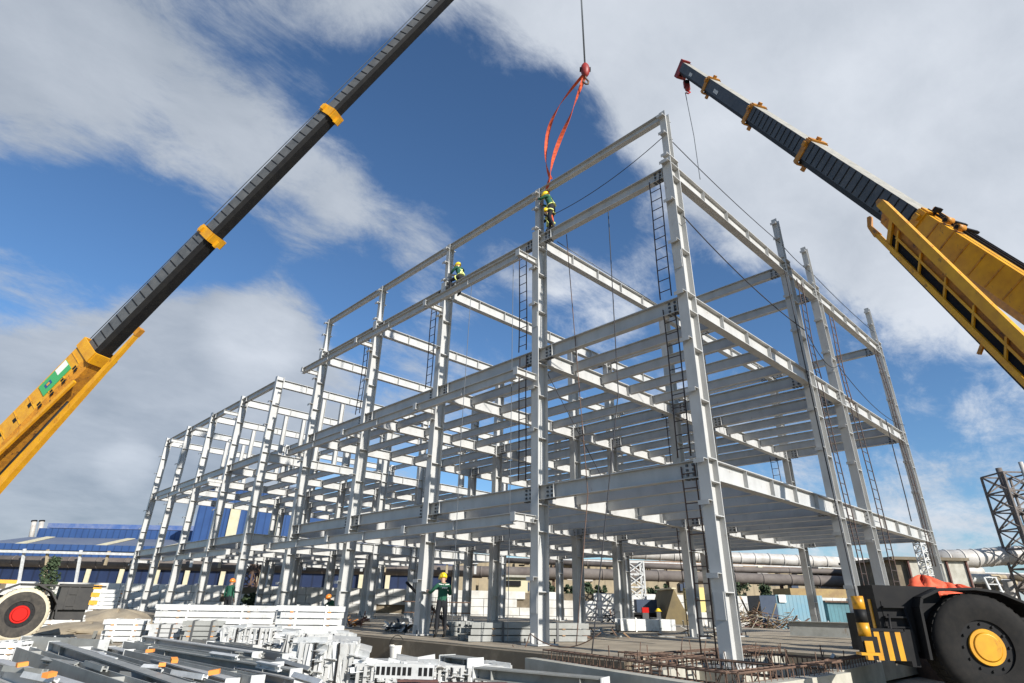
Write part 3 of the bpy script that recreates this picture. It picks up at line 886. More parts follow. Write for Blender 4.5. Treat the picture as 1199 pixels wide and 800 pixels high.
# hoses along the top of the base section
mb = MB().m(BLACK)
for q in (-.2, .05, .22): mb.tube([b + up * (h / 2 + .08) + sd * q, b - d * 9 + up * (h / 2 + .08) + sd * (q + .1)], .03, 6)
mb.build('hydraulic_hose', cr2)
for k in (.9, 1.35):
    mb = MB().m(ORANGEY); c = b - d * k + up * (h / 2 + .13); mb.tube([c - sd * .42, c - sd * .16], .10, 14); mb.m(BLACK); mb.tube([c - sd * .44, c - sd * .42], .06, 12)
    mb.obox(c + sd * .1, d * .05, sd * .3, up * .04); mb.build('boom_roller', cr2)
mb = MB().m(BLACK); mb.obox(b - d * .3 + up * (h / 2 + .20) - sd * .2, d * .05, sd * .12, up * .07); mb.obox(b - d * .3 + up * (h / 2 + .10) - sd * .2, d * .02, sd * .02, up * .08); mb.build('boom_lamp', cr2)
# stowed lattice jib beside the base section
JA0, JA1 = D(1033, 239, 17.2), D(1222, 424, 12.0)
JB0, JB1 = D(1028, 276, 17.0), D(1222, 470, 11.7)
jd = (JA1 - JA0).normalized()
def JL(t, q):
    return (JA0.lerp(JA1, t)).lerp(JB0.lerp(JB1, t), q)
jn = (JB0 - JA0).cross(jd).normalized()
mb = MB().m(YELLOW)
mb.bar(JA0, JA1, .24, .22, jn); mb.bar(JL(.0, 1), JB1, .12, .13, jn); mb.bar(JL(.14, .55), JL(1, .5), .06, .06, jn)
for k in range(6):
    t = .15 + k * .17; mb.bar(JL(t, .3), JL(t, .97), .05, .06, jn)
mb.bar(JL(.09, .05), JL(.09, .97), .12, .08, jn)
mb.build('stowed_jib', cr2)
mb = MB().m(BLACK); q4 = [JL(.12, .34), JL(1, .34), JL(1, .90), JL(.12, .90)]; off_ = (FW - jd * FW.dot(jd)).normalized() * .16
mb.hexa([q + off_ for q in q4] + [q + off_ * 1.3 for q in q4]); mb.build('jib_walkway_mesh', cr2)
mb = MB().m(ORANGEY); q4 = [JL(.02, .0), JL(1, .0), JL(1, .34), JL(.02, .34)]; mb.hexa([q + off_ * .9 for q in q4] + [q + off_ * 1.2 for q in q4]); mb.build('jib_web', cr2)
mb = MB().m(ORANGEY); mb.bar(JL(.0, 1), JL(-.07, .98), .16, .15, jn, .10, .10); mb.bar(JL(-.07, .98), JL(-.085, .72), .10, .12, jn); mb.build('jib_hook', cr2)
MB().m(ORANGEY).bar(JL(0, 0), JL(-.035, .02), .24, .2, jn, .12, .1).build('jib_tip', cr2)
for k in range(9): c = JL(.1 + k * .09, .0); MB().m(ORANGEY).bar(c - jd * .05 - off_ * .7, c + jd * .05 - off_ * .7, .05, .05).build('jib_pin', cr2)
MB().m(ORANGEY).bar(JL(.72, 1.0), JL(.70, 1.45), .08, .06, jn).build('jib_bracket', cr2)
# head sheaves
mb = MB().m(DRED); e2 = sg2[4][1]
for q in (-.24, 0, .24): mb.obox(e2 + d * .14 - up * .12 + sd * q, d * .26, sd * .02, up * .45)
mb.obox(e2 + d * .26 + up * .28, d * .15, sd * .26, up * .14); mb.obox(e2 + d * .1 - up * .5, d * .2, sd * .28, up * .08)
mb.m(BLACK)
for q in (-.12, .12):
    mb.tube([e2 + d * .2 - up * .36 + sd * (q - .04), e2 + d * .2 - up * .36 + sd * (q + .04)], .2, 18)
    mb.tube([e2 + d * .22 + up * .15 + sd * (q - .04), e2 + d * .22 + up * .15 + sd * (q + .04)], .17, 18)
mb.build('boom_head', cr2)
# carrier
wc = D(1146, 757, 10.6); wr = .87
ax = (CAM - wc); ax.z = 0; ax = (ax.normalized() * .22 + (-HF) * .78).normalized(); ax.z = 0; ax.normalize()
cdir = Vector((-ax.y, ax.x, 0)); 
if cdir.dot(RT) < 0: cdir = -cdir       # away from the bumper
cs = ax
wheel(cr2, wc, cs, wr, .60, TYRE, TYRE, YELLOW)
wheel(cr2, wc + cdir * 4.3, cs, wr, .60, TYRE, TYRE, YELLOW)
mb = MB().m(BLACK)
core = wc - cs * 1.15
mb.bar(core - cdir * 1.45 + Z * .15, core + cdir * 6 + Z * .15, 1.7, .7)
arch = [(-1.0, -.22), (-.96, .62), (-.90, .78), (-.55, .93), (.05, .95), (.45, .90), (.85, .72), (1.05, .5)]
for (x0, z0_), (x1, z1_) in zip(arch, arch[1:]):
    q0 = wc + cdir * x0 + Z * z0_; q1 = wc + cdir * x1 + Z * z1_
    mb.bar(q0 - cs * .12, q1 - cs * .12, .86, .045, (q0 + q1) / 2 - wc)
mb.hexa([wc + cdir * x + cs * y + Z * z for (x, y, z) in ((-1.60, -.7, .25), (-.4, -.7, .5), (-.4, .0, .5), (-1.60, .0, .25), (-1.60, -.7, 1.00), (-.45, -.7, .98), (-.45, .0, .98), (-1.60, .0, 1.00))])
mb.obox(wc - cdir * 1.25 + Z * .30 - cs * .35, cdir * .26, cs * .36, Z * .42)
mb.obox(wc - cdir * 1.20 - Z * .05 - cs * .2, cdir * .07, cs * .35, Z * .30)
for k in range(5): mb.obox(wc - cdir * 1.32 + Z * (.62 - k * .17) + cs * .05, cdir * .20, cs * .05, Z * .014)
mb.tube([wc - cdir * 1.45 + Z * .5 + cs * .08, wc - cdir * 1.5 + Z * .1 + cs * .1, wc - cdir * 1.2 - Z * .1 + cs * .1], .025, 6)
mb.tube([wc - cdir * 1.15 + Z * .6 + cs * .08, wc - cdir * 1.1 + Z * .1 + cs * .1, wc - cdir * 1.25 - Z * .15 + cs * .1], .02, 6)
mb.build('chassis', cr2)
# striped bumper and outrigger jack post
jb = G(1032, 757, 0.0)
jc = wc - cdir * 1.95 - cs * .05; 
bp_ = D(1037, 756, 9.5)
mb = MB()
for k in range(8):
    mb.m(YELLOW if k % 2 == 0 else BLACK)
    mb.obox(bp_ + cdir * ((k - 3.5) * .082), cdir * .041, cs * .05, Z * .21)
mb.m(BLACK); mb.obox(bp_ + Z * .225 - cs * .06, cdir * .30, cs * .12, Z * .02); mb.obox(bp_ - cs * .13, cdir * .26, cs * .06, Z * .19); mb.obox(bp_ - cs * .5 + cdir * .15, cdir * .08, cs * .4, Z * .08)
mb.build('striped_bumper', cr2)
mb = MB()
pt = D(1003, 698, 9.5); pb = Vector((pt.x, pt.y, pt.z - .58))
for k in range(3):
    mb.m(YELLOW if k % 2 == 0 else BLACK)
    a_ = pb.lerp(pt, k / 3); b_ = pb.lerp(pt, (k + 1) / 3); mb.tube([a_, b_], .09, 20)
mb.m(BLACK); mb.obox(pb - Z * .11 + cdir * .02, cdir * .12, cs * .09, Z * .11)
mb.m(YELLOW); mb.obox(pb - Z * .14 - cdir * .01 + cs * .105, cdir * .06, cs * .010, Z * .08); mb.obox(pb - Z * .24 - cdir * .02, cdir * .13, cs * .11, Z * .02)
mb.build('outrigger_jack', cr2)
mb = MB().m(YELLOW); yp = D(1029, 722, 11.2); mb.obox(yp, cdir * .12, cs * .05, Z * .30); mb.m(ORANGEY); mb.obox(yp + cs * .06 - Z * .05, cdir * .06, cs * .02, Z * .16); mb.build('tool_locker', cr2)
mb = MB().m(YELLOW); pc = core + cdir * 5.6; mb.obox(pc + Z * 1.3, cdir * 1.3, cs * 1.0, Z * .6); mb.build('turntable', cr2)
bpy.context.view_layer.update(); under(cr2)
# tarp lying over the far deck of the crane
tp = MB().m(ORT)
def lump(mb, c, rx, ry, rz, seed, seg=22, rings=10, amp=.18):
    rn = random.Random(seed); b = len(mb.v); ph = [rn.uniform(0, 6) for _ in range(6)]
    for i in range(rings + 1):
        t = math.pi / 2 * i / rings
        for k in range(seg):
            a = 2 * math.pi * k / seg
            f = 1 + amp * (math.sin(3 * a + ph[0] + 3 * t) + .6 * math.sin(7 * a + ph[1] - 4 * t) + .5 * math.sin(11 * a + ph[2] + 9 * t))
            q = HR * (math.cos(a) * math.cos(t) * rx * f) + HF * (math.sin(a) * math.cos(t) * ry * f) + Z * (math.sin(t) * rz * (1 + amp * math.sin(5 * a + ph[3])))
            mb.v.append(tuple(Vector(c) + q))
    for i in range(rings):
        for k in range(seg):
            k2 = (k + 1) % seg
            mb.face([b + i * seg + k, b + i * seg + k2, b + (i + 1) * seg + k2, b + (i + 1) * seg + k], True)
    return mb
for (tx, ty, rx_, rz_, sd_) in ((1085, 697, .48, .42, 3), (1104, 698, .46, .30, 4), (1126, 701, .44, .30, 5), (1096, 700, .6, .24, 6)):
    c_ = D(tx, ty, 15.5); lump(tp, (c_.x, c_.y, c_.z), rx_, .45, rz_, sd_, amp=.20, seg=30, rings=8)
tag(tp.build('tarpaulin'), 'crumpled bright orange tarpaulin heaped behind the black crane body', 'tarpaulin')
c_ = D(1100, 708, 15.5); mb = MB().m(RUST)
mb.obox((c_.x, c_.y, (c_.z - .60) / 2 - .02), HR * .8, HF * .6, Z * ((c_.z + .60) / 2))
tag(mb.build('material_crate'), 'rusty steel crate under the bright orange tarpaulin', 'crate')

# --- its own hook with rope
hp = e2 + d * .05; hp2 = Vector((hp.x, hp.y, hp.z - 1.25))
hk2 = thing('hook_block', 'red and black hook block pulled up close to the boom head', 'hook block', hp2)
mb = MB().m(DRED); mb.obox((0, 0, 0), HR * .16, HF * .08, Z * .26); mb.ball((.05, 0, -.3), .16, .16, .18); mb.m(BLACK); mb.tube([HF * -.1 + Z * .12, HF * .1 + Z * .12], .15, 16); mb.build('block', hk2)
mb = MB().m(RED); mb.tube([(0, 0, -.42), (.02, 0, -.52), (.1, -.1, -.62), (.02, -.02, -.72), (-.08, .08, -.66)], .04, 8); mb.build('hook', hk2)
mb = MB().m(WIRE)
for q in (-.12, .12): mb.tube([HR * q + Z * .2, HR * q + Z * .9], .018, 6)
mb.build('hoist_rope', hk2)
rp_ = D(801, 205, 30.0)
cable([(hp.x - .1, hp.y + .1, hp.z - 1.9), (hp.x - .05, hp.y, rp_.z + 3), (hp.x - .1, hp.y, rp_.z)], .022, 'thin grey tag rope dropping from the red hook block towards the corner column', WIRE, 'tag_rope', 'rope')

# ------------------------------------------------------------------ people
def person(label, loc, face, J, jacket=JGREEN, trous=TROUS, helm=HELM, harness=True, group=None, scale=1.0, back_mark=False):
    """J: joint positions in metres (x to the person's right, y forward, z up from the loc)"""
    root = thing('person', label, 'person', loc, group, math.atan2(face[1], face[0]) - math.pi / 2)
    root.scale = (scale,) * 3
    V = lambda k: Vector(J[k])
    nodes = {'pel': (V('pel'), .135), 'wst': (V('pel').lerp(V('chest'), .45), .125), 'chest': (V('chest'), .150), 'neckb': (V('neck') - (V('neck') - V('chest')) * .35, .115), 'neck': (V('neck'), .058),
             'headc': (V('head'), .092), 'top': (V('head') + (V('head') - V('neck')).normalized() * .07, .075)}
    edges = [('pel', 'wst'), ('wst', 'chest'), ('chest', 'neckb'), ('neckb', 'neck'), ('neck', 'headc'), ('headc', 'top')]
    lab = {'pel': 't', 'wst': 'j', 'chest': 'j', 'neckb': 'j', 'neck': 's', 'headc': 's', 'top': 's'}
    for s_ in 'LR':
        sh, el, wr_ = V('sh' + s_), V('el' + s_), V('wr' + s_)
        hip, kn, an = V('hip' + s_), V('kn' + s_), V('an' + s_)
        nodes['sh' + s_] = (sh, .068); nodes['el' + s_] = (el, .050); nodes['fa' + s_] = (el.lerp(wr_, .4), .046); nodes['wr' + s_] = (wr_, .031)
        hd = (wr_ - el).normalized()
        if 'hd' + s_ in J: hd = Vector(J['hd' + s_]).normalized()
        nodes['pm' + s_] = (wr_ + hd * .07, .034)
        nodes['hip' + s_] = (hip, .100); nodes['th' + s_] = (hip.lerp(kn, .4), .090); nodes['kn' + s_] = (kn, .066); nodes['cf' + s_] = (kn.lerp(an, .35), .064); nodes['an' + s_] = (an, .048)
        ft = Vector(J.get('ft' + s_, (0, .2, -.02))); nodes['hl' + s_] = (an + Vector((0, -.03, -.045)), .042); nodes['bl' + s_] = (an + ft * .6 + Z * -.035, .045); nodes['tt' + s_] = (an + ft * .95 + Z * -.045, .032)
        edges += [('neckb', 'sh' + s_), ('sh' + s_, 'el' + s_), ('el' + s_, 'fa' + s_), ('fa' + s_, 'wr' + s_), ('wr' + s_, 'pm' + s_), ('pel', 'hip' + s_), ('hip' + s_, 'th' + s_), ('th' + s_, 'kn' + s_), ('kn' + s_, 'cf' + s_), ('cf' + s_, 'an' + s_), ('an' + s_, 'bl' + s_), ('bl' + s_, 'tt' + s_)]
        for k_ in ('sh', 'el', 'fa'): lab[k_ + s_] = 'j'
        lab['wr' + s_] = 's'; lab['pm' + s_] = 's'; lab['hl' + s_] = 'b'
        for k_ in ('hip', 'th', 'kn', 'cf'): lab[k_ + s_] = 't'
        for k_ in ('an', 'bl', 'tt'): lab[k_ + s_] = 'b'
        nodes.pop('hl' + s_)
        # fingers
        palm = wr_ + hd * .07; sdv = hd.cross(Vector((0, 1, 0.3)) if abs(hd.y) < .8 else Vector((1, 0, 0))).normalized(); nv = hd.cross(sdv)
        for q, (o, l_) in enumerate(((-.026, .062), (-.009, .074), (.009, .070), (.026, .056))):
            a_ = palm + hd * .02 + sdv * o; b_ = a_ + hd * l_ * .5 + nv * .008; c__ = b_ + hd * l_ * .35 + nv * .022
            for nm, pp, rr in (('f%da' % q, a_, .0095), ('f%db' % q, b_, .009), ('f%dc' % q, c__, .008)):
                nodes[nm + s_] = (pp, rr); lab[nm + s_] = 's'
            edges += [('pm' + s_, 'f%da' % q + s_), ('f%da' % q + s_, 'f%db' % q + s_), ('f%db' % q + s_, 'f%dc' % q + s_)]
        a_ = wr_ + hd * .035 + sdv * -.034; b_ = a_ + (hd - sdv * .8).normalized() * .05
        nodes['ta' + s_] = (a_, .011); nodes['tb' + s_] = (b_, .009); lab['ta' + s_] = lab['tb' + s_] = 's'
        edges += [('wr' + s_, 'ta' + s_), ('ta' + s_, 'tb' + s_)]
    keys = list(nodes); idx = {k: i for i, k in enumerate(keys)}
    me = bpy.data.meshes.new('body')
    me.from_pydata([tuple(nodes[k][0]) for k in keys], [(idx[a], idx[b]) for a, b in edges], [])
    o = bpy.data.objects.new('body_src', me); C.objects.link(o)
    sk = o.modifiers.new('s', 'SKIN')
    if not me.skin_vertices: 
        try: me.skin_vertices.new()
        except Exception: pass
    if me.skin_vertices:
        for k in keys:
            sv = me.skin_vertices[0].data[idx[k]]; r_ = nodes[k][1]
            rx, ry = r_, r_
            if k in ('chest', 'wst', 'pel', 'neckb'): rx, ry = r_ * 1.22, r_ * .86
            sv.radius = (rx, ry); sv.use_root = (k == 'pel')
    sk.use_smooth_shade = True
    sub = o.modifiers.new('u', 'SUBSURF'); sub.levels = sub.render_levels = 1
    dg = bpy.context.evaluated_depsgraph_get()
    me2 = bpy.data.meshes.new_from_object(o.evaluated_get(dg))
    bpy.data.objects.remove(o)
    me2.name = 'body'
    for mt_ in (jacket, trous, SKIN, BOOT): 
        me2.materials.append(mt_)
    segs_ = [(nodes[a][0], nodes[b][0], lab[a], lab[b]) for a, b in edges]
    code = {'j': 0, 't': 1, 's': 2, 'b': 3}
    for p in me2.polygons:
        best, bl = 1e9, 'j'
        for a, b, la, lb in segs_:
            ab = b - a; t = max(0, min(1, (p.center - a).dot(ab) / max(ab.dot(ab), 1e-9)))
            dd_ = (p.center - a - ab * t).length
            if dd_ < best: best = dd_; bl = la if t < .5 else lb
        p.material_index = code[bl]; p.use_smooth = True
    bo = bpy.data.objects.new('body', me2); C.objects.link(bo); bo.parent = root
    hv = (V('head') - V('neck')).normalized()
    rot = Z.rotation_difference(hv).to_matrix()
    hc = V('head') + hv * .045
    mb = MB().m(helm); mb.ball(hc + hv * .01, .128, .150, .128, 18, 10, rot, zmin=-.42)
    mb.ball(hc + rot @ Vector((0, .045, -.005)), .130, .155, .02, 18, 4, rot)
    mb.m(helm); mb.ball(hc + hv * .02, .022, .150, .122, 8, 8, rot, zmin=0)
    mb.build('helmet', root)
    fc = MB().m(SKIN); fp = V('head') + rot @ Vector((0, .095, -.01)); fc.ball(fp, .016, .022, .03, 8, 6, rot)
    for q in (-1, 1): fc.ball(V('head') + rot @ Vector((q * .092, .0, -.01)), .014, .02, .032, 8, 6, rot)
    fc.m(BLACK)
    for q in (-1, 1): fc.ball(V('head') + rot @ Vector((q * .033, .088, .018)), .012, .008, .009, 8, 6, rot)
    fc.m(mat('lips', (.30, .12, .10), .6)); fc.ball(V('head') + rot @ Vector((0, .090, -.048)), .024, .008, .008, 8, 6, rot)
    fc.build('face_features', root)
    if harness:
        mb = MB().m(HARN); ch, pl, nk = V('chest'), V('pel'), V('neck')
        upv_ = (nk - pl).normalized(); xr = Vector((1, 0, 0)); fwd = upv_.cross(xr) * -1
        fwd = xr.cross(upv_) * -1 if fwd.y < 0 else fwd
        for q in (-1, 1):
            for side_ in (-1, 1):
                mb.bar(ch + upv_ * .17 + xr * q * .12 + fwd * side_ * .10, pl + upv_ * .05 - xr * q * .12 + fwd * side_ * .135, .045, .012, fwd)
            hp_ = V('hipL' if q < 0 else 'hipR').lerp(V('knL' if q < 0 else 'knR'), .3)
            kd = (V('knL' if q < 0 else 'knR') - V('hipL' if q < 0 else 'hipR')).normalized()
            mb.tube([hp_ - kd * .02, hp_ + kd * .02], .112, 14)
        mb.tube([pl + upv_ * .06, pl + upv_ * .10], .165, 16)
        mb.build('safety_harness', root)
    if back_mark:
        mb = MB().m(PLASTIC); ch = V('chest')
        for k in range(6): mb.obox(ch + Vector((-.07 + k * .03, -.139 + abs(k - 2.5) * .003, .05 + .006 * (k % 2))), (.010, 0, 0), (0, .004, 0), (0, 0, .018 if k % 2 else .024))
        for q in (-1, 1): mb.bar(ch + Vector((q * .17, -.07, .155)), ch + Vector((q * .02, -.118, .135)), .016, .01, (0, -1, .3))
        mb.build('jacket_print', root)
    return root
STAND = dict(pel=(0, 0, .95), chest=(0, .0, 1.30), neck=(0, .01, 1.50), head=(0, .03, 1.61), shL=(-.19, 0, 1.42), shR=(.19, 0, 1.42), elL=(-.26, -.02, 1.13), elR=(.26, -.02, 1.13), wrL=(-.27, .08, .88), wrR=(.27, .08, .88),
             hipL=(-.10, 0, .90), hipR=(.10, 0, .90), knL=(-.12, .02, .50), knR=(.12, .02, .50), anL=(-.13, -.02, .09), anR=(.13, -.02, .09))
A = dict(STAND); A.update(elL=(-.34, .12, 1.22), wrL=(-.34, .36, 1.24), elR=(.30, .10, 1.17), wrR=(.22, .33, 1.28), head=(.0, .05, 1.61), anL=(-.14, -.02, .09), anR=(.17, .06, .09), knR=(.14, .05, .5))
pw = G(515, 747, 0)
person('worker in green jacket and yellow helmet standing by a column with back turned', pw, (.30, .95), A, harness=False, back_mark=True)
# on the roof girder by the slings
Bp = dict(STAND); Bp.update(chest=(0, .10, 1.27), neck=(0, .17, 1.45), head=(0, .24, 1.55), shL=(-.19, .10, 1.39), shR=(.19, .10, 1.39), elL=(-.24, .32, 1.28), wrL=(-.14, .52, 1.42), elR=(.26, .30, 1.25), wrR=(.16, .50, 1.38), knL=(-.10, .06, .5), anL=(-.06, -.1, .09), anR=(.08, .14, .09), knR=(.1, .12, .5))
person('worker in green jacket standing on the roof beam beside the orange sling', (0.0, 4.62, 12.48), (-.25, .9), Bp)
Bq = dict(STAND); Bq.update(pel=(0, -.02, .80), chest=(0, .06, 1.12), neck=(0, .12, 1.31), head=(0, .16, 1.41), shL=(-.19, .06, 1.24), shR=(.19, .06, 1.24), elL=(-.26, .22, 1.05), elR=(.26, .24, 1.05), wrL=(-.15, .42, 1.15), wrR=(.12, .42, 1.2),
          hipL=(-.10, -.02, .76), hipR=(.10, -.02, .76), knL=(-.14, .22, .46), knR=(.14, .2, .44), anL=(-.12, -.04, .09), anR=(.12, -.04, .09))
person('smaller dark clad worker crouching behind the post next to the orange sling', (.62, 5.26, 12.47), (-.7, .3), Bq, jacket=TROUS, scale=.98)
# sitting astride the edge beam further along
Sit = dict(pel=(0, 0, .12), chest=(0, .12, .45), neck=(0, .20, .64), head=(0, .25, .75), shL=(-.19, .12, .57), shR=(.19, .12, .57), elL=(-.24, .32, .40), elR=(.24, .34, .42), wrL=(-.12, .56, .48), wrR=(.12, .58, .50),
           hipL=(-.11, .0, .10), hipR=(.11, .0, .10), knL=(-.24, .38, .02), knR=(.24, .38, .02), anL=(-.24, .34, -.36), anR=(.24, .34, -.36))
person('worker in yellow helmet sitting astride the roof beam, holding a thin post', (.0, 9.55, 12.50), (0.05, 1), Sit)
# people at work on the ground behind the columns
def gp(px, py, z=0.0): return G(px, py, z)
Cr = dict(pel=(0, 0, .45), chest=(0, .2, .75), neck=(0, .30, .92), head=(0, .37, 1.02), shL=(-.19, .2, .87), shR=(.19, .2, .87), elL=(-.26, .42, .68), elR=(.26, .42, .68), wrL=(-.12, .6, .55), wrR=(.12, .6, .55),
          hipL=(-.11, .0, .43), hipR=(.11, .0, .43), knL=(-.2, .40, .50), knR=(.2, .38, .48), anL=(-.18, .12, .09), anR=(.18, .1, .09))
person('crouching worker in dark green beside a slanting prop deep inside the frame', (3.2, 21.9, 0), (-1, .1), Cr, harness=False, helm=HELMO)
person('worker in white helmet and black clothes deep inside the frame', (1.0, 23.0, 0), (-.6, .7), STAND, jacket=TROUS, helm=HELMW, harness=False)
person('worker in orange helmet half hidden behind the tall white beam bundle', (-.9, 24.6, 0), (.8, .4), STAND, jacket=JGREEN, helm=HELMO, harness=False)
person('worker in blue clothing bending near the white wall beyond the columns', tuple(G(707, 722, 0)), (.2, .9), Cr, jacket=BLUEJ, trous=BLUEJ, helm=HELMW, harness=False)

# ------------------------------------------------------------------ background
def bbox(px0, px1, pyt, pyb, dist, th, m_, mb=None, zb=None):
    """upright box facing the camera, between two measured columns"""
    mb = mb or MB(); mb.m(m_)
    a, b = B(px0, pyt, dist), B(px1, pyt, dist)
    zt = (a.z + b.z) / 2; zbt = (B(px0, pyb, dist).z + B(px1, pyb, dist).z) / 2 if zb is None else zb
    c = (a + b) / 2; c = Vector((c.x, c.y, (zt + zbt) / 2)) + HF * th / 2
    hw = HR * ((b - a).dot(HR) / 2)
    mb.obox(c, hw, HF * th / 2, Z * abs(zt - zbt) / 2)
    return mb
def hor(px): return 706 + (px - 600) * .02
# white block wall
wl = thing('block_wall', 'long low wall of stacked white blocks beyond the columns', 'wall')
wm = MB()
bw = mat('white_blocks', (.70, .69, .65), .85, 0, (.50, .48, .43), .8, .1, 5)
rn = random.Random(4)
for r_ in range(4):
    x = -22 + (r_ % 2) * .6
    while x < 62:
        wv = rn.uniform(1.0, 1.6); 
        if rn.random() > .04:
            wm.m(bw); wm.obox(CAM * 1 + HF * 53 + HR * (x - 20 + wv / 2) + Z * (-.55 - CAM.z + .3 + r_ * .6), HR * (wv / 2 - .02), HF * .15, Z * .285)
        x += wv
wm.build('block_courses', wl)
wm = MB().m(CONCD); wm.obox(CAM + HF * 53.1 + HR * 0 + Z * (-.55 - CAM.z + 1.15), HR * 42, HF * .06, Z * 1.15); wm.build('mortar_core', wl)

# blue factory
fb = thing('factory_building', 'long blue factory with grey blue roof, cream skylights and dark blue lower wall', 'factory')
d0 = 95
bbox(-60, 545, 666, 712, d0, 12, DBLUE, zb=-.6).build('lower_wall', fb)
bbox(-60, 545, 648.5, 668, d0 - .6, .5, BLUE).build('blue_fascia', fb)
# sloping roof
def roofquad(px0, px1, y0, y1, dA, dB, m_, nm, th=.3):
    a, b = B(px0, y0, dA), B(px1, y0, dA); za = (a.z + b.z) / 2
    c, e = B(px0, y1, dB), B(px1, y1, dB); zb_ = (c.z + e.z) / 2
    c = a + HF * (dB - dA); e = b + HF * (dB - dA)
    mb = MB().m(m_)
    mb.hexa([(a.x, a.y, za - th), (b.x, b.y, za - th), (e.x, e.y, zb_ - th), (c.x, c.y, zb_ - th), (a.x, a.y, za), (b.x, b.y, za), (e.x, e.y, zb_), (c.x, c.y, zb_)])
    return mb.build(nm, fb), za, zb_
_, za, zb_ = roofquad(-60, 545, 646, 633, d0 - .6, d0 + 14, ROOFG, 'roof')
bbox(-60, 545, 641, 648.0, d0 - .9, .25, BLUE).build('gutter_band', fb)
bbox(45, 300, 621, 634, d0 + 15, 10, BLUE).build('upper_wall', fb)
bbox(55, 545, 617.5, 623, d0 + 26, 6, mat('pale_blue_roof', (.06, .12, .30), .6, 0, (.16, .2, .33), .8)).build('rear_roof', fb)  # rear roof in a mottled, paler blue than the walls in front
sm_ = MB().m(SKYL)
for px in (30, 125, 205, 300, 390):
    a = B(px - 27, 645, d0 - .4); c = B(px + 28, 633.5, d0 + 13.4)
    a.z = za + .06; c.z = zb_ + .03
    sm_.bar(a, c, 1.3, .08)
sm_.build('skylight', fb)
for k, px in enumerate((-20, 104, 143, 185, 220, 262, 305, 345, 385, 424, 455)):
    bbox(px - 2.5, px + 2.5, 666.5, 700, d0 - .7, .2, SKYL).build('wall_light', fb)
for px in (115, 190, 260): bbox(px - 2.5, px + 2.5, 653, 657, d0 - 1.1, .2, SKYL).build('wall_light', fb)
tb_ = thing('factory_tower', 'tall blue clad hall with a cream vertical light strip behind the low wing', 'factory')
bbox(238, 352, 572, 700, d0 + 4, 20, BLUE, zb=-.5).build('blue_wall', tb_)
bbox(352, 470, 612, 700, d0 + 4, 20, BLUE, zb=-.5).build('side_block', tb_)
bbox(272, 283, 590, 640, d0 + 3.6, .3, SKYL).build('light_strip', tb_)
bbox(325, 333, 592, 640, d0 + 3.6, .3, SKYL).build('light_strip', tb_)
bbox(238, 352, 569, 573, d0 + 3.7, 20.6, ROOFG).build('parapet', tb_)
# chimneys
for k, (px, lb) in enumerate(((40, 'pale leaning duct stack rising behind the blue roof, outer of two'), (49, 'pale leaning duct stack rising behind the blue roof, inner of two'))):
    mb = MB().m(PIPES); a = B(px - 4, 632, d0 + 24); b = B(px, 611, d0 + 24); mb.tube([a, b], .42, 14); mb.m(BLACK); mb.tube([b, b + (b - a).normalized() * .25], .5, 14)
    tag(mb.build('duct_stack'), lb, 'chimney', 'duct stacks behind the blue roof')

def pipe_line(name, label, pts, dist, r, m_, flange=0, fm=None, cat='pipe', sub=True):
    t = thing(name, label, cat)
    P = [B(px, py, dist) for px, py in pts]; mb = MB().m(m_); mb.tube(P, r, 16)
    mb.build('pipe_run', t)
    if flange:
        for a, b in zip(P, P[1:]):
            ln = (b - a).length; k = 0; dv = (b - a).normalized(); proto = None
            while k < ln:
                c = a.lerp(b, k / ln)
                if proto is None: proto = MB().m(fm or m_).tube([-dv * .07, dv * .07], r * 1.06, 16).build('joint_ring', t, c)
                else:
                    o = proto.copy(); C.objects.link(o); o.parent = t; o.location = c
                k += flange
    return t
pipe_line('brown_pipe', 'fat dusty brown pipeline running the whole way across behind the columns', [(-80, 655), (150, 660), (400, 666), (640, 671), (860, 677), (1040, 683), (1199, 687), (1300, 690)], 68, .55, PIPEB, 3.0)
pipe_line('small_pipe', 'thinner grey pipe resting above the fat brown pipeline', [(560, 655), (860, 667), (1040, 671), (1260, 678)], 69, .28, PIPEB, 6)
pipe_line('lagged_pipe', 'pale lagged pipeline with ribbed joints seen under the lowest beams', [(560, 640), (640, 643), (800, 651), (900, 655), (1030, 661)], 75, .64, PIPES, 1.7)
pipe_line('bulky_lagged_pipe', 'thick pale ribbed pipeline bending down beyond the concrete box building', [(1090, 655), (1140, 654), (1175, 651), (1195, 650), (1215, 655), (1222, 672), (1224, 720)], 62, .85, PIPES, 1.5)
# pipe rack: rails, posts
rk = thing('pipe_rack', 'long rusty pale pipe rack with posts and rails carrying the pipes', 'pipe rack')
mb = MB().m(WHITE)
for k, (y0, y1) in enumerate(((646, 694),)):
    a, b = B(-80, 643.5, 66), B(560, 659, 66); mb.bar(a, b, .25, .25)
mb.build('top_rail', rk)
for px in list(range(-10, 560, 33)):
    yy = hor(px); mb = MB().m(WHITE if px % 2 else TAN)
    top = B(px + (6 if px % 4 else 0), yy - 52 + (px + 80) * .004, 66.3); bot = Vector((B(px, yy, 66.3).x, B(px, yy, 66.3).y, -.5))
    if px > 100: bot = Vector((top.x, top.y, top.z - 1.4))
    mb.bar(top, bot, .22, .22, HF); mb.build('post', rk)
mb = MB().m(TAN); a, b = B(545, 660, 72), B(1260, 682, 72); mb.obox((a + b) / 2 + Z * .0, (b - a) / 2, HF * .5, Z * .55)
mb.m(WHITE)
a, b = B(545, 652, 71), B(1260, 674, 71); mb.bar(a, b, .12, .12)
mb.build('walkway', rk)
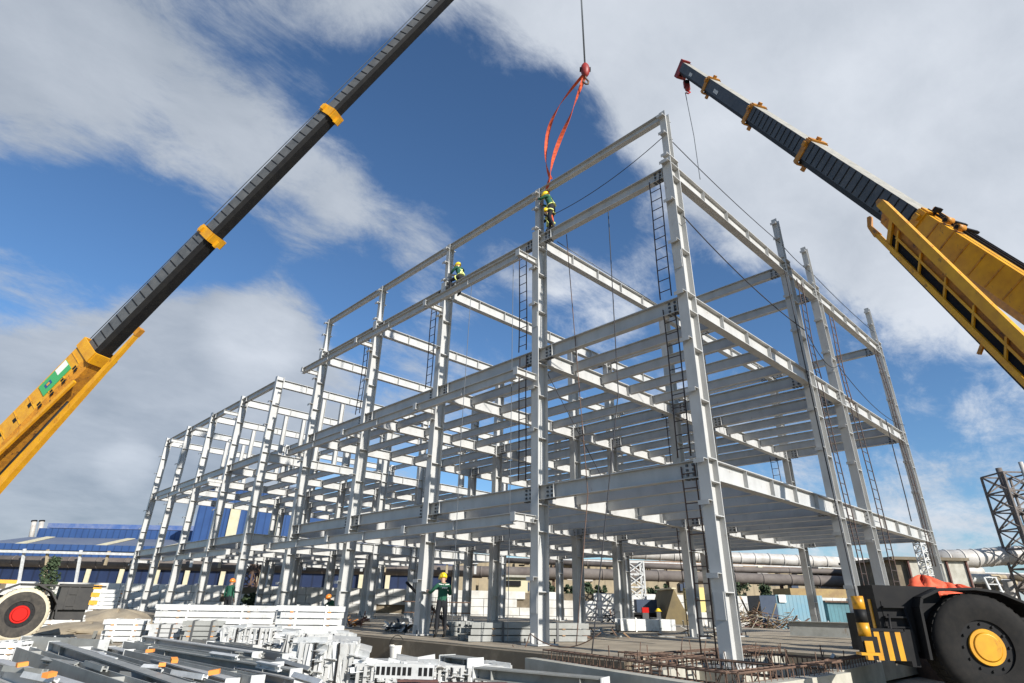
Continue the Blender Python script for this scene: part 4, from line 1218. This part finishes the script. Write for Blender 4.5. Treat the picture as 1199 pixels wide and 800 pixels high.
for px in range(560, 1260, 22):
    mb = MB().m(TAN if px % 3 else RUST); p = B(px, 657 + (px - 560) * .03, 71.2); mb.bar(p, p - Z * 1.3, .16, .16, HF)
    if px % 4 == 0: mb.bar(p - Z * 1.2, Vector((p.x, p.y, -.5)), .3, .3, HF)
    mb.build('post', rk)
cl = MB(); rn = random.Random(9)
for k in range(170):
    px = rn.uniform(550, 1240); p = B(px, rn.uniform(655, 676) + (px - 560) * .03, rn.uniform(69.5, 73)); cl.m(rn.choice([WHITE, TAN, PIPEB, PIPES, RUST, BLACK, SKYL]))
    cl.obox(p, HR * rn.uniform(.1, 1.3), HF * .3, Z * rn.uniform(.06, .28))
cl.build('valves_and_brackets', rk)
# buildings beyond: tan hall
tn = thing('tan_hall', 'long tan industrial hall with small dark windows behind the pipe rack', 'building')
bbox(530, 1010, 664, 712, 84, 14, TAN, zb=-.5).build('wall', tn)
bbox(560, 1010, 657, 664, 83.5, 15, mat('rusty_roof', (.32, .21, .13), .8, 0, (.2, .13, .1), .6)).build('roof', tn)
for px in (592, 604, 616, 800, 812, 930, 960, 985): bbox(px - 4, px + 4, 682, 692, 83.6, .3, NAVY).build('window', tn)
tn2 = thing('pale_office', 'small pale yellow office block with a dark window behind the white wall', 'building')
bbox(586, 618, 676, 712, 60, 5, mat('pale_yellow_render', (.60, .54, .36), .8), zb=-.5).build('wall', tn2)
bbox(592, 610, 680, 686, 59.8, .15, BLACK).build('window', tn2)
bbox(583, 621, 673.5, 676, 59.6, 5.8, CONCW).build('roof', tn2)
# concrete box building
cb = thing('concrete_block_building', 'flat roofed concrete box building with pale panelled side beyond the short facade', 'building')
bbox(1046, 1062, 655, 712, 60.3, 9, CONCD, zb=-.5).build('shaded_wall', cb)  # this side's shade is put into the colour with darker concrete
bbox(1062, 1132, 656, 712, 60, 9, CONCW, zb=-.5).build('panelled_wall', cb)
bbox(1044, 1134, 652.5, 656, 59.6, 10, CONCD).build('roof_slab', cb)
for px in (1063, 1108, 1131): bbox(px - .8, px + .8, 656, 700, 59.8, .25, DWOOD).build('pilaster', cb)
# sheds right of it
sh = thing('yellow_shed', 'low yellow and rust plant shed among pipes under the short facade', 'shed')
bbox(925, 1045, 690, 712, 60, 4, mat('rusty_yellow', (.42, .30, .12), .8, 0, (.25, .16, .08), .8), zb=-.5).build('wall', sh)
bbox(920, 1045, 703, 706, 55, 2, RUST).build('canopy', sh)
# containers
ct = thing('shipping_container', 'sky blue site container with navy end beyond the junk heap', 'container')
bbox(908, 962, 697, 724, 46, 2.4, CYAN, zb=-.5).build('side_panel', ct)
bbox(889, 907.8, 697.5, 724, 46, 2.4, NAVY, zb=-.5).build('end_panel', ct)
mb = MB().m(PLASTIC); p = B(916, 701, 45.9); mb.obox(p, HR * .25, HF * .02, Z * .25); mb.build('notice', ct)
ct2 = thing('shipping_container', 'dull turquoise container mostly hidden behind the paired columns', 'container')
bbox(968, 1034, 706, 724, 47, 2.4, mat('teal_container', (.09, .22, .25), .7, 0, (.06, .14, .16), .8, seams=(.28, .5)), zb=-.5).build('side_panel', ct2)
bbox(966, 1036, 704, 706, 46.8, 2.8, RUST).build('roof_edge', ct2)
# tarp tent
tt_ = thing('tarp_tent', 'brown ridge shaped tarpaulin shelter in front of the white wall', 'tent')
mb = MB().m(TARP); a = B(774, 717, 44); b = B(813, 717, 44); r_ = B(789, 690, 44); a.z = b.z = -.5; bk = HF * 5
mb.v += [tuple(q) for q in (a, b, r_, a + bk, b + bk, r_ + bk)]; 
for f_ in ((0, 1, 2), (3, 5, 4), (0, 2, 5, 3), (1, 4, 5, 2)): mb.face(list(f_))
mb.build('canvas', tt_); mb = MB().m(SKYL); mb.bar(r_ + Z * .06, r_ + bk + Z * .06 , .3, .08); mb.build('ridge_sheet', tt_)
bb_ = bbox(812, 832, 688, 717, 47, 3, mat('yellow_sheet', (.66, .54, .20), .7)); tag(bb_.build('yellow_cabin'), 'pale yellow cabin next to the brown tarpaulin shelter', 'cabin')
# lattice tower
def lattice(name, label, c0, wd, h, bays, m_, tilt=Vector((0, 0, 0)), r=.12, taper=1.0, extra=None):
    t = thing(name, label, 'tower'); 
    def cn(i, q):
        f = q / bays; w_ = wd * (1 + (taper - 1) * f)
        sx, sy = ((-1, -1), (1, -1), (1, 1), (-1, 1))[i]
        return c0 + HR * sx * w_ / 2 + HF * sy * w_ / 2 + Z * h * f + tilt * f
    for i in range(4):
        mb = MB().m(m_); mb.bar(cn(i, 0), cn(i, bays), r * 1.6, r * 1.6, HF); mb.build('leg', t)
    for i in range(4):
        mb = MB().m(m_); j = (i + 1) % 4
        for q in range(bays):
            mb.bar(cn(i, q), cn(j, q + 1), r, r, Z); mb.bar(cn(j, q), cn(i, q + 1), r, r, Z); mb.bar(cn(i, q + 1), cn(j, q + 1), r * 1.2, r * 1.2, Z)
        mb.build('bracing', t)
    return t, cn
ct0 = B(1232, 716, 60); ct0.z = -.5
lt, cn = lattice('lattice_tower', 'tall dark lattice chimney tower standing above the pipes', ct0, 3.0, 14.2, 8, mat('dark_lattice', (.10, .085, .075), .8, 0, (.18, .15, .13), 2), tilt=HR * .1, r=.11)
mb = MB().m(PIPEB); mb.tube([ct0, ct0 + Z * 14.9 - HR * .5], .28, 12); mb.build('flue', lt)
mb = MB().m(PIPES); mb.tube([ct0 - HF * 1.6 + HR * .9 , ct0 - HF * 1.6 + HR * .6 + Z * 15.2], .2, 10); mb.build('service_pipe', lt)
c2 = B(745, 716, 50); c2.z = -.5
lattice('stair_lattice', 'white lattice access tower by the pipe rack beyond the slab', c2, 1.35, 4.6, 5, WHITE, r=.07)
c2 = B(283, 706, 62); c2.z = -.5
lattice('rusty_lattice', 'rusty lattice pipe support seen through the low wing', c2, 1.6, 5.0, 4, RUST, r=.09)
c3 = B(1101, 715, 34); c3.z = -.5; lattice('mesh_cage_tower', 'slim pale mesh scaffold tower just behind the far end column', c3, .62, 5.6, 14, WHITE, r=.035)
# chimney in plant right of lagged pipe
cl = thing('plant_machinery', 'jumble of pale tanks and ducts under the bulky lagged pipe', 'machinery')
rn = random.Random(12)
for k in range(12):
    mb = MB().m(rn.choice([PIPES, PIPEB, TAN, CONCD, WHITE])); p = B(rn.uniform(1135, 1215), rn.uniform(668, 690), rn.uniform(63, 68))
    if k % 3: mb.tube([p - HR * rn.uniform(1, 3), p + HR * rn.uniform(1, 3)], rn.uniform(.2, .5), 12)
    else: mb.tube([p, Vector((p.x, p.y, -.5))], rn.uniform(.3, .6), 12)
    mb.build('duct', cl)
mb = MB().m(WHITE)
a = B(1152, 676, 50); 
for q in (0, .9): mb.bar(a + HR * q, Vector((a.x, a.y, -.5)) + HR * (q + .8), .12, .12, HF)
for k in range(6): mb.bar(a + HR * (.1 + k * .13) - Z * k * .5, a + HR * (1.0 + k * .13) - Z * k * .5, .08, .08)
tag(mb.build('access_steps'), 'white access ladder steps below the bulky lagged pipe', 'steps')

# trees
def tree(label, px, pyt, dist, wpx, seed, conif=False, name='tree'):
    rn = random.Random(seed); base = B(px, 706, dist); base.z = -.55; top = B(px, pyt, dist).z; h = top - base.z; w = wpx / FPX * dist * 1.1
    t = thing(name, label, 'tree', base, 'dusty trees in front of the pipes')
    mb = MB().m(BARK); mb.tube([(0, 0, 0), (.05, 0, h * .3), (0, .04, h * .6), (.05, 0, h * .92)], h * .028, 7, h * .008)
    for k in range(7):
        a = rn.uniform(0, 6.28); z0_ = h * rn.uniform(.25, .7); mb.tube([(0, 0, z0_), (math.cos(a) * w * .3, math.sin(a) * w * .3, z0_ + h * .12)], h * .010, 5, h * .004)
    mb.build('trunk', t)
    mb = MB().m(LEAF)
    cl_ = [(rn.gauss(0, .22) * w, rn.gauss(0, .22) * w, h * rn.uniform(.28, .93)) for _ in range(26)]
    for (cx, cy, cz) in cl_:
        f = 1 - .55 * (cz / h) if conif else 1 - .3 * abs(cz / h - .6)
        for k in range(46):
            v = Vector((rn.gauss(0, 1), rn.gauss(0, 1), rn.gauss(0, 1))).normalized() * rn.uniform(.3, 1) * w * .17
            p = Vector((cx * f, cy * f, cz)) + v; p.z = min(max(p.z, h * .12), h)
            a = Vector((rn.gauss(0, 1), rn.gauss(0, 1), rn.gauss(0, 1))).normalized(); b = a.cross(Vector((rn.gauss(0, 1), rn.gauss(0, 1), rn.gauss(0, 1)))).normalized()
            s_ = .05 * dist / 40 * rn.uniform(.7, 1.6); i0 = len(mb.v)
            mb.v += [tuple(p - a * s_ * 1.6), tuple(p + b * s_), tuple(p + a * s_ * 1.6), tuple(p - b * s_)]; mb.face([i0, i0 + 1, i0 + 2, i0 + 3])
    mb.build('crown', t)
tree('dark bushy evergreen rising just behind the crane with the cream tyre', 47, 650, 52, 24, 1, True)
TL = [(645, 682, 16, 'first'), (668, 684, 14, ''), (690, 680, 15, ''), (704, 683, 14, ''), (770, 686, 16, ''), (783, 683, 12, ''), (766, 690, 10, '')]
LB = ['small dusty tree above the white wall beside the pale office block', 'second small tree from the pale office along the wall', 'third small tree from the pale office along the wall, tallest tip', 'small tree between the wall row and the white lattice tower', 'small tree just past the white lattice tower', 'pointed small tree over the brown tarpaulin shelter', 'lowest bush like tree at the foot of the white lattice tower']
for k, (px, pt_, w_, _) in enumerate(TL): tree(LB[k], px, pt_, 57, w_, 20 + k)
tree('broad dark tree directly behind the corner column base', 866, 682, 56, 24, 40)
tree('conical dark tree behind the navy container end', 898, 682, 56, 18, 41, True)
tree('small dark tree between the container and the paired columns', 1000, 690, 56, 16, 42)
tree('dark narrow tree glimpsed between the paired columns', 1014, 686, 52, 12, 43)
tree('small olive bush tree seen through the low wing base', 292, 694, 50, 14, 44)

# ------------------------------------------------------------------ bundles, loose steel, junk
def bundle(label, px0, px1, pyb, pyt, rows, m_=WHITE, z=-.55, wdt=.8, strap=2, twist=0.0, cat='steel bundle', cols=3, offs=0.0):
    a, b = G(px0, pyb, z), G(px1, pyb, z); c = (a + b) / 2; dirv = (b - a); ln = dirv.length; dirv.normalize(); nrm = Z.cross(dirv).normalized()
    if nrm.dot(HF) < 0: nrm = -nrm
    dist = (c - CAM).dot(HF); top = B((px0 + px1) / 2, pyt, dist).z; H_ = (top - z); rh = H_ / rows
    t = thing('steel_bundle', label, cat, c); rn = random.Random(int(px0 * 3 + pyb))
    for r_ in range(rows):
        for q in range(cols):
            mb = MB().m(m_); o_ = rn.uniform(-.12, .12); w_ = wdt / cols
            zc = rh * (r_ + .5)
            p0 = -dirv * (ln / 2 - o_) + nrm * (w_ * (q + .5)) + Z * zc; p1 = dirv * (ln / 2 + rn.uniform(-.1, .1)) + nrm * (w_ * (q + .5)) + Z * zc
            mb.ibeam(p0, p1, w_ * .96, rh * .84, nrm, .016, .012, stiff=(.15, .5, .85))
            mb.build('beam', t)
        if r_:
            for f in (.2, .78): MB().m(WOOD if r_ % 3 else FOAM).obox(-dirv * ln / 2 + dirv * ln * f + nrm * wdt / 2 + Z * rh * r_, dirv * .045, nrm * wdt * .52, Z * rh * .10).build('spacer', t)
    for k in range(strap):
        mb = MB().m(PLASTIC if m_ is WHITE else BOLT)
        f = (k + .6) / (strap + .2); cc = -dirv * ln / 2 + dirv * ln * f
        mb.obox(cc - nrm * .012, dirv * .03, nrm * .006, Z * H_ / 2); mb.v[-8:] = [tuple(Vector(v) + Z * H_ / 2) for v in mb.v[-8:]]
        mb.obox(cc + nrm * wdt / 2 + Z * (H_ + .012), dirv * .03, nrm * wdt * .5, Z * .006)
        mb.build('strap', t)
    return t
bundle('neat many layered white beam bundle, topmost layer level with the crouching workers', 318, 396, 764, 709, 7)
bundle('long white beam bundle lying in front of the low wing columns', 170, 314, 755, 708, 6)
bundle('small four layer white bundle at the end of the soil mound', 116, 165, 752, 725, 4)
bundle('tall many layered white bundle behind the crane with the cream tyre', 94, 146, 723, 690, 7)
bundle('low white bundle tucked under the crane bumper behind the cream tyre', 46, 92, 737, 720, 3)
bundle('short white bundle between the stepped grey pieces and the bracket heaps', 256, 312, 768, 742, 4, wdt=.6)
bundle('grey bundle with orange spacers and dark gaps in the middle of the yard', 206, 254, 764, 727, 6, PAINTB, wdt=.7)
bundle('stack of pale stepped pieces beside the grey bundle', 172, 203, 762, 731, 6, PAINT, wdt=.6)
bundle('pale green edged bundle cut by the picture edge near the cream tyre', -30, 14, 781, 752, 4, WHITE, wdt=1.0)
bundle('grey beam stack on the slab behind the standing worker', 548, 690, 752, 729, 3, PAINTB, z=0, wdt=.9)
bundle('shorter grey beam stack on the slab, left end near the standing worker', 528, 590, 745, 728, 3, PAINTB, z=0, wdt=.5)
bundle('white flanged girder pair lying on the slab under the red box', 728, 790, 740, 724, 1, WHITE, z=0, wdt=.6, cols=2)

BL = {}
def loose(px0, py0, px1, py1, z, d=.34, w=.24, m_=PAINTB, roll=0.0, label=None, group='loose grey steel beams heaped in the yard', fo=True):
    a, b = G(px0, py0, z), G(px1, py1, z); c = (a + b) / 2; dv = (b - a); ln = dv.length
    if ln > 13: b = a + dv * (13 / ln); c = (a + b) / 2; dv = b - a
    dv.normalize(); upv = Matrix.Rotation(roll, 3, dv) @ Z
    t = thing('steel_beam', label, 'steel beam', c, group)
    mb = MB().m(m_); mb.ibeam(a - c, b - c, d, w, upv, .022, .014, stiff=(.15, .85)); mb.build('section', t)
    if fo:
        n = dv.cross(upv)
        for e_, sg in ((a - c, 1), (b - c, -1)):
            mb = MB().m(WHITE); mb.obox(e_ - dv * .012 * sg, dv * .011, n * (w / 2 + .01), upv * (d / 2 + .01)); mb.build('end_plate', t)
    return t
GL = ['loose grey beam at the back edge of the heap, next to the grey bundle', 'loose grey beam second from the back edge of the heap', 'short loose grey beam ending beside the big bracket bundle', 'loose grey beam along the middle of the heap',
      'loose grey beam running low through the middle of the heap', 'long loose beam passing in front of the small four layer bundle', 'broad loose beam starting below the cream tyre', 'long broad loose beam nearest the picture corner side of the heap', 'loose beam cut off by the picture corner',
      'short loose beam tucked under the grey bundle with orange spacers', 'loose low beam ending under the big bracket bundle', 'pale crosswise beam on top at the far end of the heap', 'thin pale crosswise beam just below the other crosswise one', 'short low beam in front of the stepped pale pieces',
      'low beam deep between two broad beams, middle of the heap', 'low beam deep in the heap below the cream tyre', 'short loose beam stub right against the big bracket bundle']
rows_ = [(170, 750, 300, 770, .05), (150, 758, 322, 786, .02), (178, 765, 345, 794, .0), (150, 769, 300, 803, -.05), (128, 764, 270, 806, -.1), (98, 766, 250, 815, -.02), (62, 757, 215, 812, .05),
         (25, 766, 165, 816, .0), (-8, 781, 110, 822, -.05), (246, 758, 345, 776, .0), (200, 762, 338, 804, -.2), (30, 752, 120, 757, .05), (70, 760, 118, 763, -.1), (215, 752, 300, 762, -.15), (110, 770, 180, 800, -.25), (50, 775, 140, 812, -.25), (280, 790, 350, 806, -.1)]
for k, (x0, y0, x1, y1, z_) in enumerate(rows_):
    loose(x0, y0, x1, y1, z_ - .17, .25 if k % 3 else .20, .26 if k % 2 else .20, PAINTB if k % 4 else PAINT, roll=math.pi / 2 if k % 2 else 0, label=GL[k])
for k in range(16):
    x0 = 12 + k * 22 + random.uniform(-8, 8); y0 = random.uniform(760, 792); dx = random.uniform(18, 60); dy = dx * random.uniform(.05, .35)
    loose(x0, y0, x0 + dx, y0 + dy, random.uniform(-.12, .02), .09, .07, WHITE if k % 2 else PAINTB, roll=random.uniform(0, 1.5), label='short %s offcut lying across the loose beam heap' % ('white' if k % 2 else 'grey'), group='short offcuts on the beam heap', fo=False)
# bearers under the heap so the beams rest on something
for k, (x0, y0, x1, y1) in enumerate(((150, 765, 260, 757), (60, 790, 200, 778), (200, 790, 330, 778))):
    a, b = G(x0, y0, -.5), G(x1, y1, -.5); mb = MB().m(WOOD); mb.bar(a, b, .16, .14); tag(mb.build('timber_bearer'), ['timber bearer under the back of the loose beam heap', 'timber bearer under the near end of the loose beam heap', 'timber bearer between loose beams and the angle bundle'][k], 'timber')
for k, (px, py, z_) in enumerate(((176, 762, 0), (204, 773, .0), (251, 787, .05), (190, 779, -.05), (26, 778, .0), (58, 790, 0))):
    p = G(px, py, z_ + .1); mb = MB().m(FOAM); mb.obox((0, 0, 0), HR * .06, HF * .045, Z * .025); o = mb.build('packing_block', None, p); o.rotation_euler = (random.uniform(-.2, .2), random.uniform(-.2, .2), random.uniform(0, 3))
    tag(o, 'orange packing block wedged between loose grey beams', 'packing block', 'orange packing blocks in the beam heap')
# bundles of small angle brackets
def angles(label, px0, px1, pyb, pyt, n_, seed, z=-.55, depth=1.0, upright=.6):
    a, b = G(px0, pyb, z), G(px1, pyb, z); c = (a + b) / 2; dv = (b - a).normalized(); ln = (b - a).length; nrm = Z.cross(dv)
    if nrm.dot(HF) < 0: nrm = -nrm
    dist = (c - CAM).dot(HF); H_ = B((px0 + px1) / 2, pyt, dist).z - z
    t = thing('bracket_bundle', label, 'bracket bundle', c); rn = random.Random(seed)
    cnt = 0
    protos = []
    for k in range(6):
        l_ = min(rn.uniform(.4, .9), max(H_ * .95, .45)); mb = MB().m(WHITE if k % 3 else PAINT)
        mb.box(-l_ / 2, l_ / 2, -.045, .045, -.006, .006); mb.box(-l_ / 2, l_ / 2, .045, .057, -.006, .09)
        mb.box(l_ / 2 - .08, l_ / 2, -.12, .044, -.02, -.0065)
        protos.append(mb.build('angle_bracket', t, (0, 0, 0)))
    for k in range(n_):
        o = protos[k] if k < 6 else protos[k % 6].copy()
        if k >= 6: C.objects.link(o); o.parent = t
        up_r = rn.random() < upright and H_ > .5
        p = dv * rn.uniform(-ln / 2, ln / 2) + nrm * rn.uniform(0, depth) * (1 if k % 3 == 0 else .15) + Z * H_ * (rn.uniform(.48, .55) if up_r else rn.uniform(.1, 1.0))
        o.location = p
        if up_r: o.rotation_euler = (rn.uniform(-.4, .4), math.pi / 2 + rn.uniform(-.35, .35), rn.uniform(0, 3.1))
        else: o.rotation_euler = (rn.uniform(-.3, .3), rn.uniform(-.2, .2), rn.uniform(-.5, .5) - .77)
    mb = MB().m(WHITE); mb.obox(nrm * depth / 2 + Z * (H_ * .5), dv * (ln / 2 - .1), nrm * (depth / 2 - .12), Z * H_ * .42)
    mb.m(PAINT)
    for k in range(10): mb.obox(dv * (-ln / 2 + ln * (k + .5) / 10) + nrm * .05 + Z * H_ * .5, dv * .03, nrm * .10, Z * H_ * .47)
    mb.obox(nrm * depth / 2 + Z * H_ * .93, dv * ln * .5, nrm * depth * .5, Z * .05)
    mb.build('packed_core', t)
    for f in (-.2, .22): MB().m(BLACK).obox(dv * ln * f - nrm * .10 + Z * H_ / 2, dv * .02, nrm * .004, Z * H_ / 2).build('strap', t)
angles('big upright bundle of white angle brackets, strapped, nearest to the camera', 342, 410, 808, 752, 130, 5, upright=.75)
angles('flat messy heap of white brackets behind the big upright bundle', 330, 408, 775, 742, 70, 6, upright=.3)
angles('scattered heap of small white angles between the grey and white bundles', 254, 316, 768, 735, 80, 7, upright=.5)
angles('low pile of slotted grey brackets beside the white bucket', 412, 500, 810, 779, 60, 8, upright=.1, depth=1.2)
angles('low pile of folded white plates on dark pallets', 500, 588, 808, 781, 50, 9, upright=.1, depth=1.2)
# slotted plates on the bracket pile
mb = MB(); a, b = G(440, 785, .0), G(508, 787, .0); dv = (b - a).normalized(); n_ = Z.cross(dv)
mb.m(WHITE); mb.obox((a + b) / 2, dv * (b - a).length / 2, n_ * .02, Z * .10); mb.m(BLACK)
for k in range(11):
    if k != 7: mb.obox(a.lerp(b, (k + .5) / 11), dv * .026, n_ * .026, Z * .055)
tag(mb.build('slotted_plate'), 'white slotted steel plate standing on the bracket pile', 'steel plate')
for k, (x0, x1, y, lb) in enumerate(((465, 512, 797, 'dark red timber pallet under the slotted plate'), (516, 592, 800, 'dark timber pallet under the folded white plates'))):
    t = thing('timber_pallet', lb, 'pallet'); a, b = G(x0, y, -.2), G(x1, y, -.2); dv = (b - a).normalized(); n_ = Z.cross(dv)
    if n_.dot(HF) > 0: n_ = -n_
    c = (a + b) / 2 + n_ * .5
    for q in range(3):
        mb = MB().m(DWOOD); mb.obox(c + n_ * (q - 1) * .35 + Z * .0, dv * (b - a).length / 2, n_ * .08, Z * .025); mb.build('deck_board', t)
    for q in range(3):
        mb = MB().m(WOOD); mb.obox(c + dv * (q - 1) * (b - a).length * .42 - Z * .19, dv * .08, n_ * .45, Z * .16); mb.build('block', t)
loose(560, 788, 708, 802, -.2, .20, .30, PAINTB, label='single long grey green beam lying below the foundation edge', group=None)
loose(524, 772, 556, 776, -.1, .15, .4, PAINTB, label='short wide grey beam piece leaning on the bracket pile', group=None)
# bucket
bk = G(463, 772, -.5); t = thing('bucket', 'white plastic bucket with wire handle below the platform kerb', 'bucket', bk)
mb = MB().m(PLASTIC); mb.tube([(0, 0, 0), (0, 0, .33)], .15, 20, .19, cap=False); mb.tube([(0, 0, .01), (0, 0, .02)], .145, 20); mb.tube([(0, 0, .31), (0, 0, .345)], .2, 20, cap=False); mb.build('pail', t)
mb = MB().m(BLACK); mb.tube([HR * .2 * math.cos(a) + Z * (.33 + .26 * math.sin(a)) for a in [math.pi * k / 12 for k in range(13)]], .010, 5); mb.build('handle', t)
# plywood sheet leaning on the kerb
mb = MB().m(mat('dirty_sheet', (.17, .14, .10), .9, 0, (.40, .36, .30), 3, .3, 10)); a, b, c, e = G(538, 772, -.5), G(572, 776, -.5), G(581, 745, .05), G(556, 738, .05)
nn = (b - a).cross(e - a).normalized() * .015
mb.hexa([a, b, c, e, a + nn, b + nn, c + nn, e + nn]); tag(mb.build('formwork_sheet'), 'dirty cement stained formwork sheet leaning against the kerb', 'sheet')
# orange brown offcuts and pale sacks on the slab
def junk(label, px0, px1, py0, py1, z, n_, seed, mats_, cat, smin=.1, smax=.6, hmax=.5, name='scrap_heap'):
    mb = MB(); rn = random.Random(seed)
    for k in range(n_):
        mb.m(rn.choice(mats_)); p = G(rn.uniform(px0, px1), rn.uniform(py0, py1), z); h_ = rn.uniform(.02, hmax)
        a_ = Vector((rn.gauss(0, 1), rn.gauss(0, 1), rn.gauss(0, .4))).normalized(); s_ = rn.uniform(smin, smax)
        mb.bar(p + Z * h_ - a_ * s_, p + Z * h_ + a_ * s_, rn.uniform(.02, .14), rn.uniform(.01, .05), Z)
    o = mb.build(name); o['label'] = label; o['category'] = cat; o['kind'] = 'stuff'; return o
junk('brown scrap timber and plates heaped beyond the slab by the container', 856, 912, 737.5, 740.5, -.5, 150, 31, [RUST, WOOD, TAN, DWOOD, CONCW], 'scrap heap', .4, 1.4, 1.3)
junk('pale scrap and bent sheet beyond the slab in front of the blue container', 905, 985, 738, 741, -.5, 130, 32, [RUST, WOOD, TAN, CONCW, WHITE], 'scrap heap', .3, 1.1, .8)
junk('orange brown timber offcuts at the foot of a facade column', 392, 428, 731, 735, 0, 30, 33, [RUST, FOAM, WOOD, DWOOD], 'scrap heap', .15, .6, .2)
junk('rusty rods and offcuts on soil beneath the black crane bumper', 1040, 1100, 762, 790, -.55, 110, 34, [BLACK, RUST, DWOOD, WOOD], 'scrap heap', .1, .6, .15)
junk('splintered pale formwork boards over the pit beside the striped bumper', 1015, 1045, 766, 790, -.5, 26, 35, [CONCW, CONCW, DWOOD, WOOD], 'scrap heap', .2, .6, .4)
junk('rags and cables at the foot of the column by the standing worker', 450, 484, 736, 741, 0, 60, 36, [BLACK, WHITE, PAINTB, CLOTHR, NAVY], 'scrap heap', .06, .35, .18)
junk('bent rebar and wire tangle on the slab near the red box', 690, 725, 726, 730, 0, 26, 37, [BLACK, ROPE, RUST, BOLT], 'scrap heap', .1, .5, .6)
junk('loose boards and offcuts strewn across the slab centre', 600, 860, 735, 748, 0, 60, 38, [WOOD, CONCW, RUST, PAINTB, WHITE], 'scrap heap', .1, .5, .05)
junk('rubble of white scraps scattered round the loose beam heap', 0, 420, 748, 798, -.55, 160, 39, [WHITE, PAINTB, WOOD, CONCW, RUST], 'scrap heap', .05, .4, .10)
junk('dark logs and debris lying before the blue factory wall', 165, 330, 707, 710, -.5, 120, 40, [RUST, DWOOD, WOOD, BLACK], 'scrap heap', .4, 1.6, .9)
# soil mound
mb = MB().m(GROUNDM)
lump(mb, (-3.6, 32.0, -.60), 2.1, 1.6, .85, 8, amp=.12)
lump(mb, (-5.4, 28.0, -.60), 2.2, 1.5, .42, 9, amp=.12)
lump(mb, (-2.9, 38.0, -.60), 1.9, 1.9, .70, 10, amp=.12)
struct(mb.build('soil_mound'), 'structure')
# generator, red box, yellow helmet on beam
p = G(757, 727, .0); gn = thing('generator', 'dark blue site generator box standing on the far slab', 'generator', (p.x, p.y, 0))
mb = MB().m(NAVY); mb.obox(Z * .95, HR * .72, HF * .5, Z * .42); mb.build('housing', gn); mb = MB().m(BLACK); mb.obox(Z * .45, HR * 1.7, HF * .5, Z * .07); mb.obox(Z * .2, HR * 1.5, HF * .3, Z * .18); mb.build('skid_frame', gn)
for px, lb in ((752, 'larger red tool box beside the dark blue generator'), (735, 'smaller red can beside the dark blue generator')):
    p = G(px, 727.5, .0) - HF * 1.2; mb = MB().m(RED); mb.obox(Z * .70, HR * (.22 if px > 740 else .12), HF * .15, Z * .16); mb.m(BLACK); mb.obox(Z * .88, HR * .08, HF * .02, Z * .02); mb.m(BOLT); mb.obox(Z * .27, HR * .2, HF * .14, Z * .265)
    tag(mb.build('red_box', None, (p.x, p.y, 0)), lb, 'tool box')
p = G(767, 727.5, .0) - HF * 1.2; mb = MB().m(HELM); mb.ball(Z * .66, .17, .17, .17, 16, 8, None, -.1); mb.obox(Z * .645, HR * .2, HF * .2, Z * .012); mb.m(BOLT); mb.obox(Z * .31, HR * .14, HF * .14, Z * .31)
tag(mb.build('spare_helmet', None, (p.x, p.y, 0)), 'yellow helmet resting on a stool by the generator', 'helmet')
# gas cylinders
for k, px in enumerate((962, 973)):
    p = G(px, 738, -.5); mb = MB().m(GREENP); mb.tube([(0, 0, 0), (0, 0, 1.15)], .2, 16); mb.ball((0, 0, 1.15), .2, .2, .14, 16, 8); mb.m(BOLT); mb.tube([(0, 0, 1.28), (0, 0, 1.4)], .04, 8)
    tag(mb.build('gas_cylinder', None, (p.x, p.y, -.5)), ['green gas cylinder nearer the pale sacks behind the inner column', 'green gas cylinder standing next to the paired columns'][k], 'gas cylinder')
p = G(960, 735, -.5); mb = MB().m(TAN); 
for k in range(3): mb.ball(Z * (.25 + k * .75) , .32, .3, .45, 12, 8)
tag(mb.build('sack_pile', None, (p.x, p.y, -.5)), 'tall pile of pale sacks next to the green cylinders', 'sacks')
# steel beam on the slab end near the striped post
mb = MB().m(PAINTB); a, b = G(926, 746, .0), G(1000, 749, .0); mb.ibeam(a + Z * .3, b + Z * .3 + (b - a).normalized() * .5, .5, .25, Z, .022, .014); tag(mb.build('floor_girder'), 'grey girder lying on the slab between inner column and striped post', 'steel beam')
mb = MB().m(WHITE); a, b = G(988, 800, -.5), G(975, 768, 0.1); mb.bar(a, b, .10, .06, HF); a, b = G(1010, 775, -.2), G(1022, 812, -.5); mb.bar(a, b, .14, .08, HF)
tag(mb.build('bent_formwork_strips'), 'pale formwork strips propped over the pit corner', 'formwork')
# helmet-like lime ball over a red cone on a post near cream tyre crane
p = G(95, 712, -.55); mb = MB().m(LIME); mb.ball((0, 0, 1.28), .16, .16, .17, 14, 8); mb.m(RED); mb.tube([(0, 0, .9), (0, 0, 1.15)], .2, 12, .14); mb.m(BLACK); mb.tube([(0, 0, 0), (0, 0, .9)], .06, 10)
tag(mb.build('lime_ball_post', None, (p.x, p.y, -.55)), 'lime ball over a red cone on a post by the yellow blocks', 'lamp post')
# prop and tripod inside the frame
mb = MB().m(BLACK); a, b = G(452, 700, 1.2), G(470, 728, 0); 
mb = MB().m(BLACK); mb.tube([Vector((1.2, 13.2, 1.6)), Vector((2.6, 12.0, .05))], .05, 8); mb.m(RUST)
for k in range(7):
    mb.tube([(1.6 + k * .12, 12.6 - k * .1, .1), (1.8 + k * .1, 12.4, .9 - .05 * k)], .02, 5)
mb.tube([(.9, 12.9, .95), (3.2, 11.8, .95)], .02, 5); mb.tube([(.9, 12.9, .6), (3.2, 11.8, .6)], .02, 5)
tag(mb.build('pipe_trestle'), 'rusty trestle with slanting black prop behind the standing worker', 'trestle')
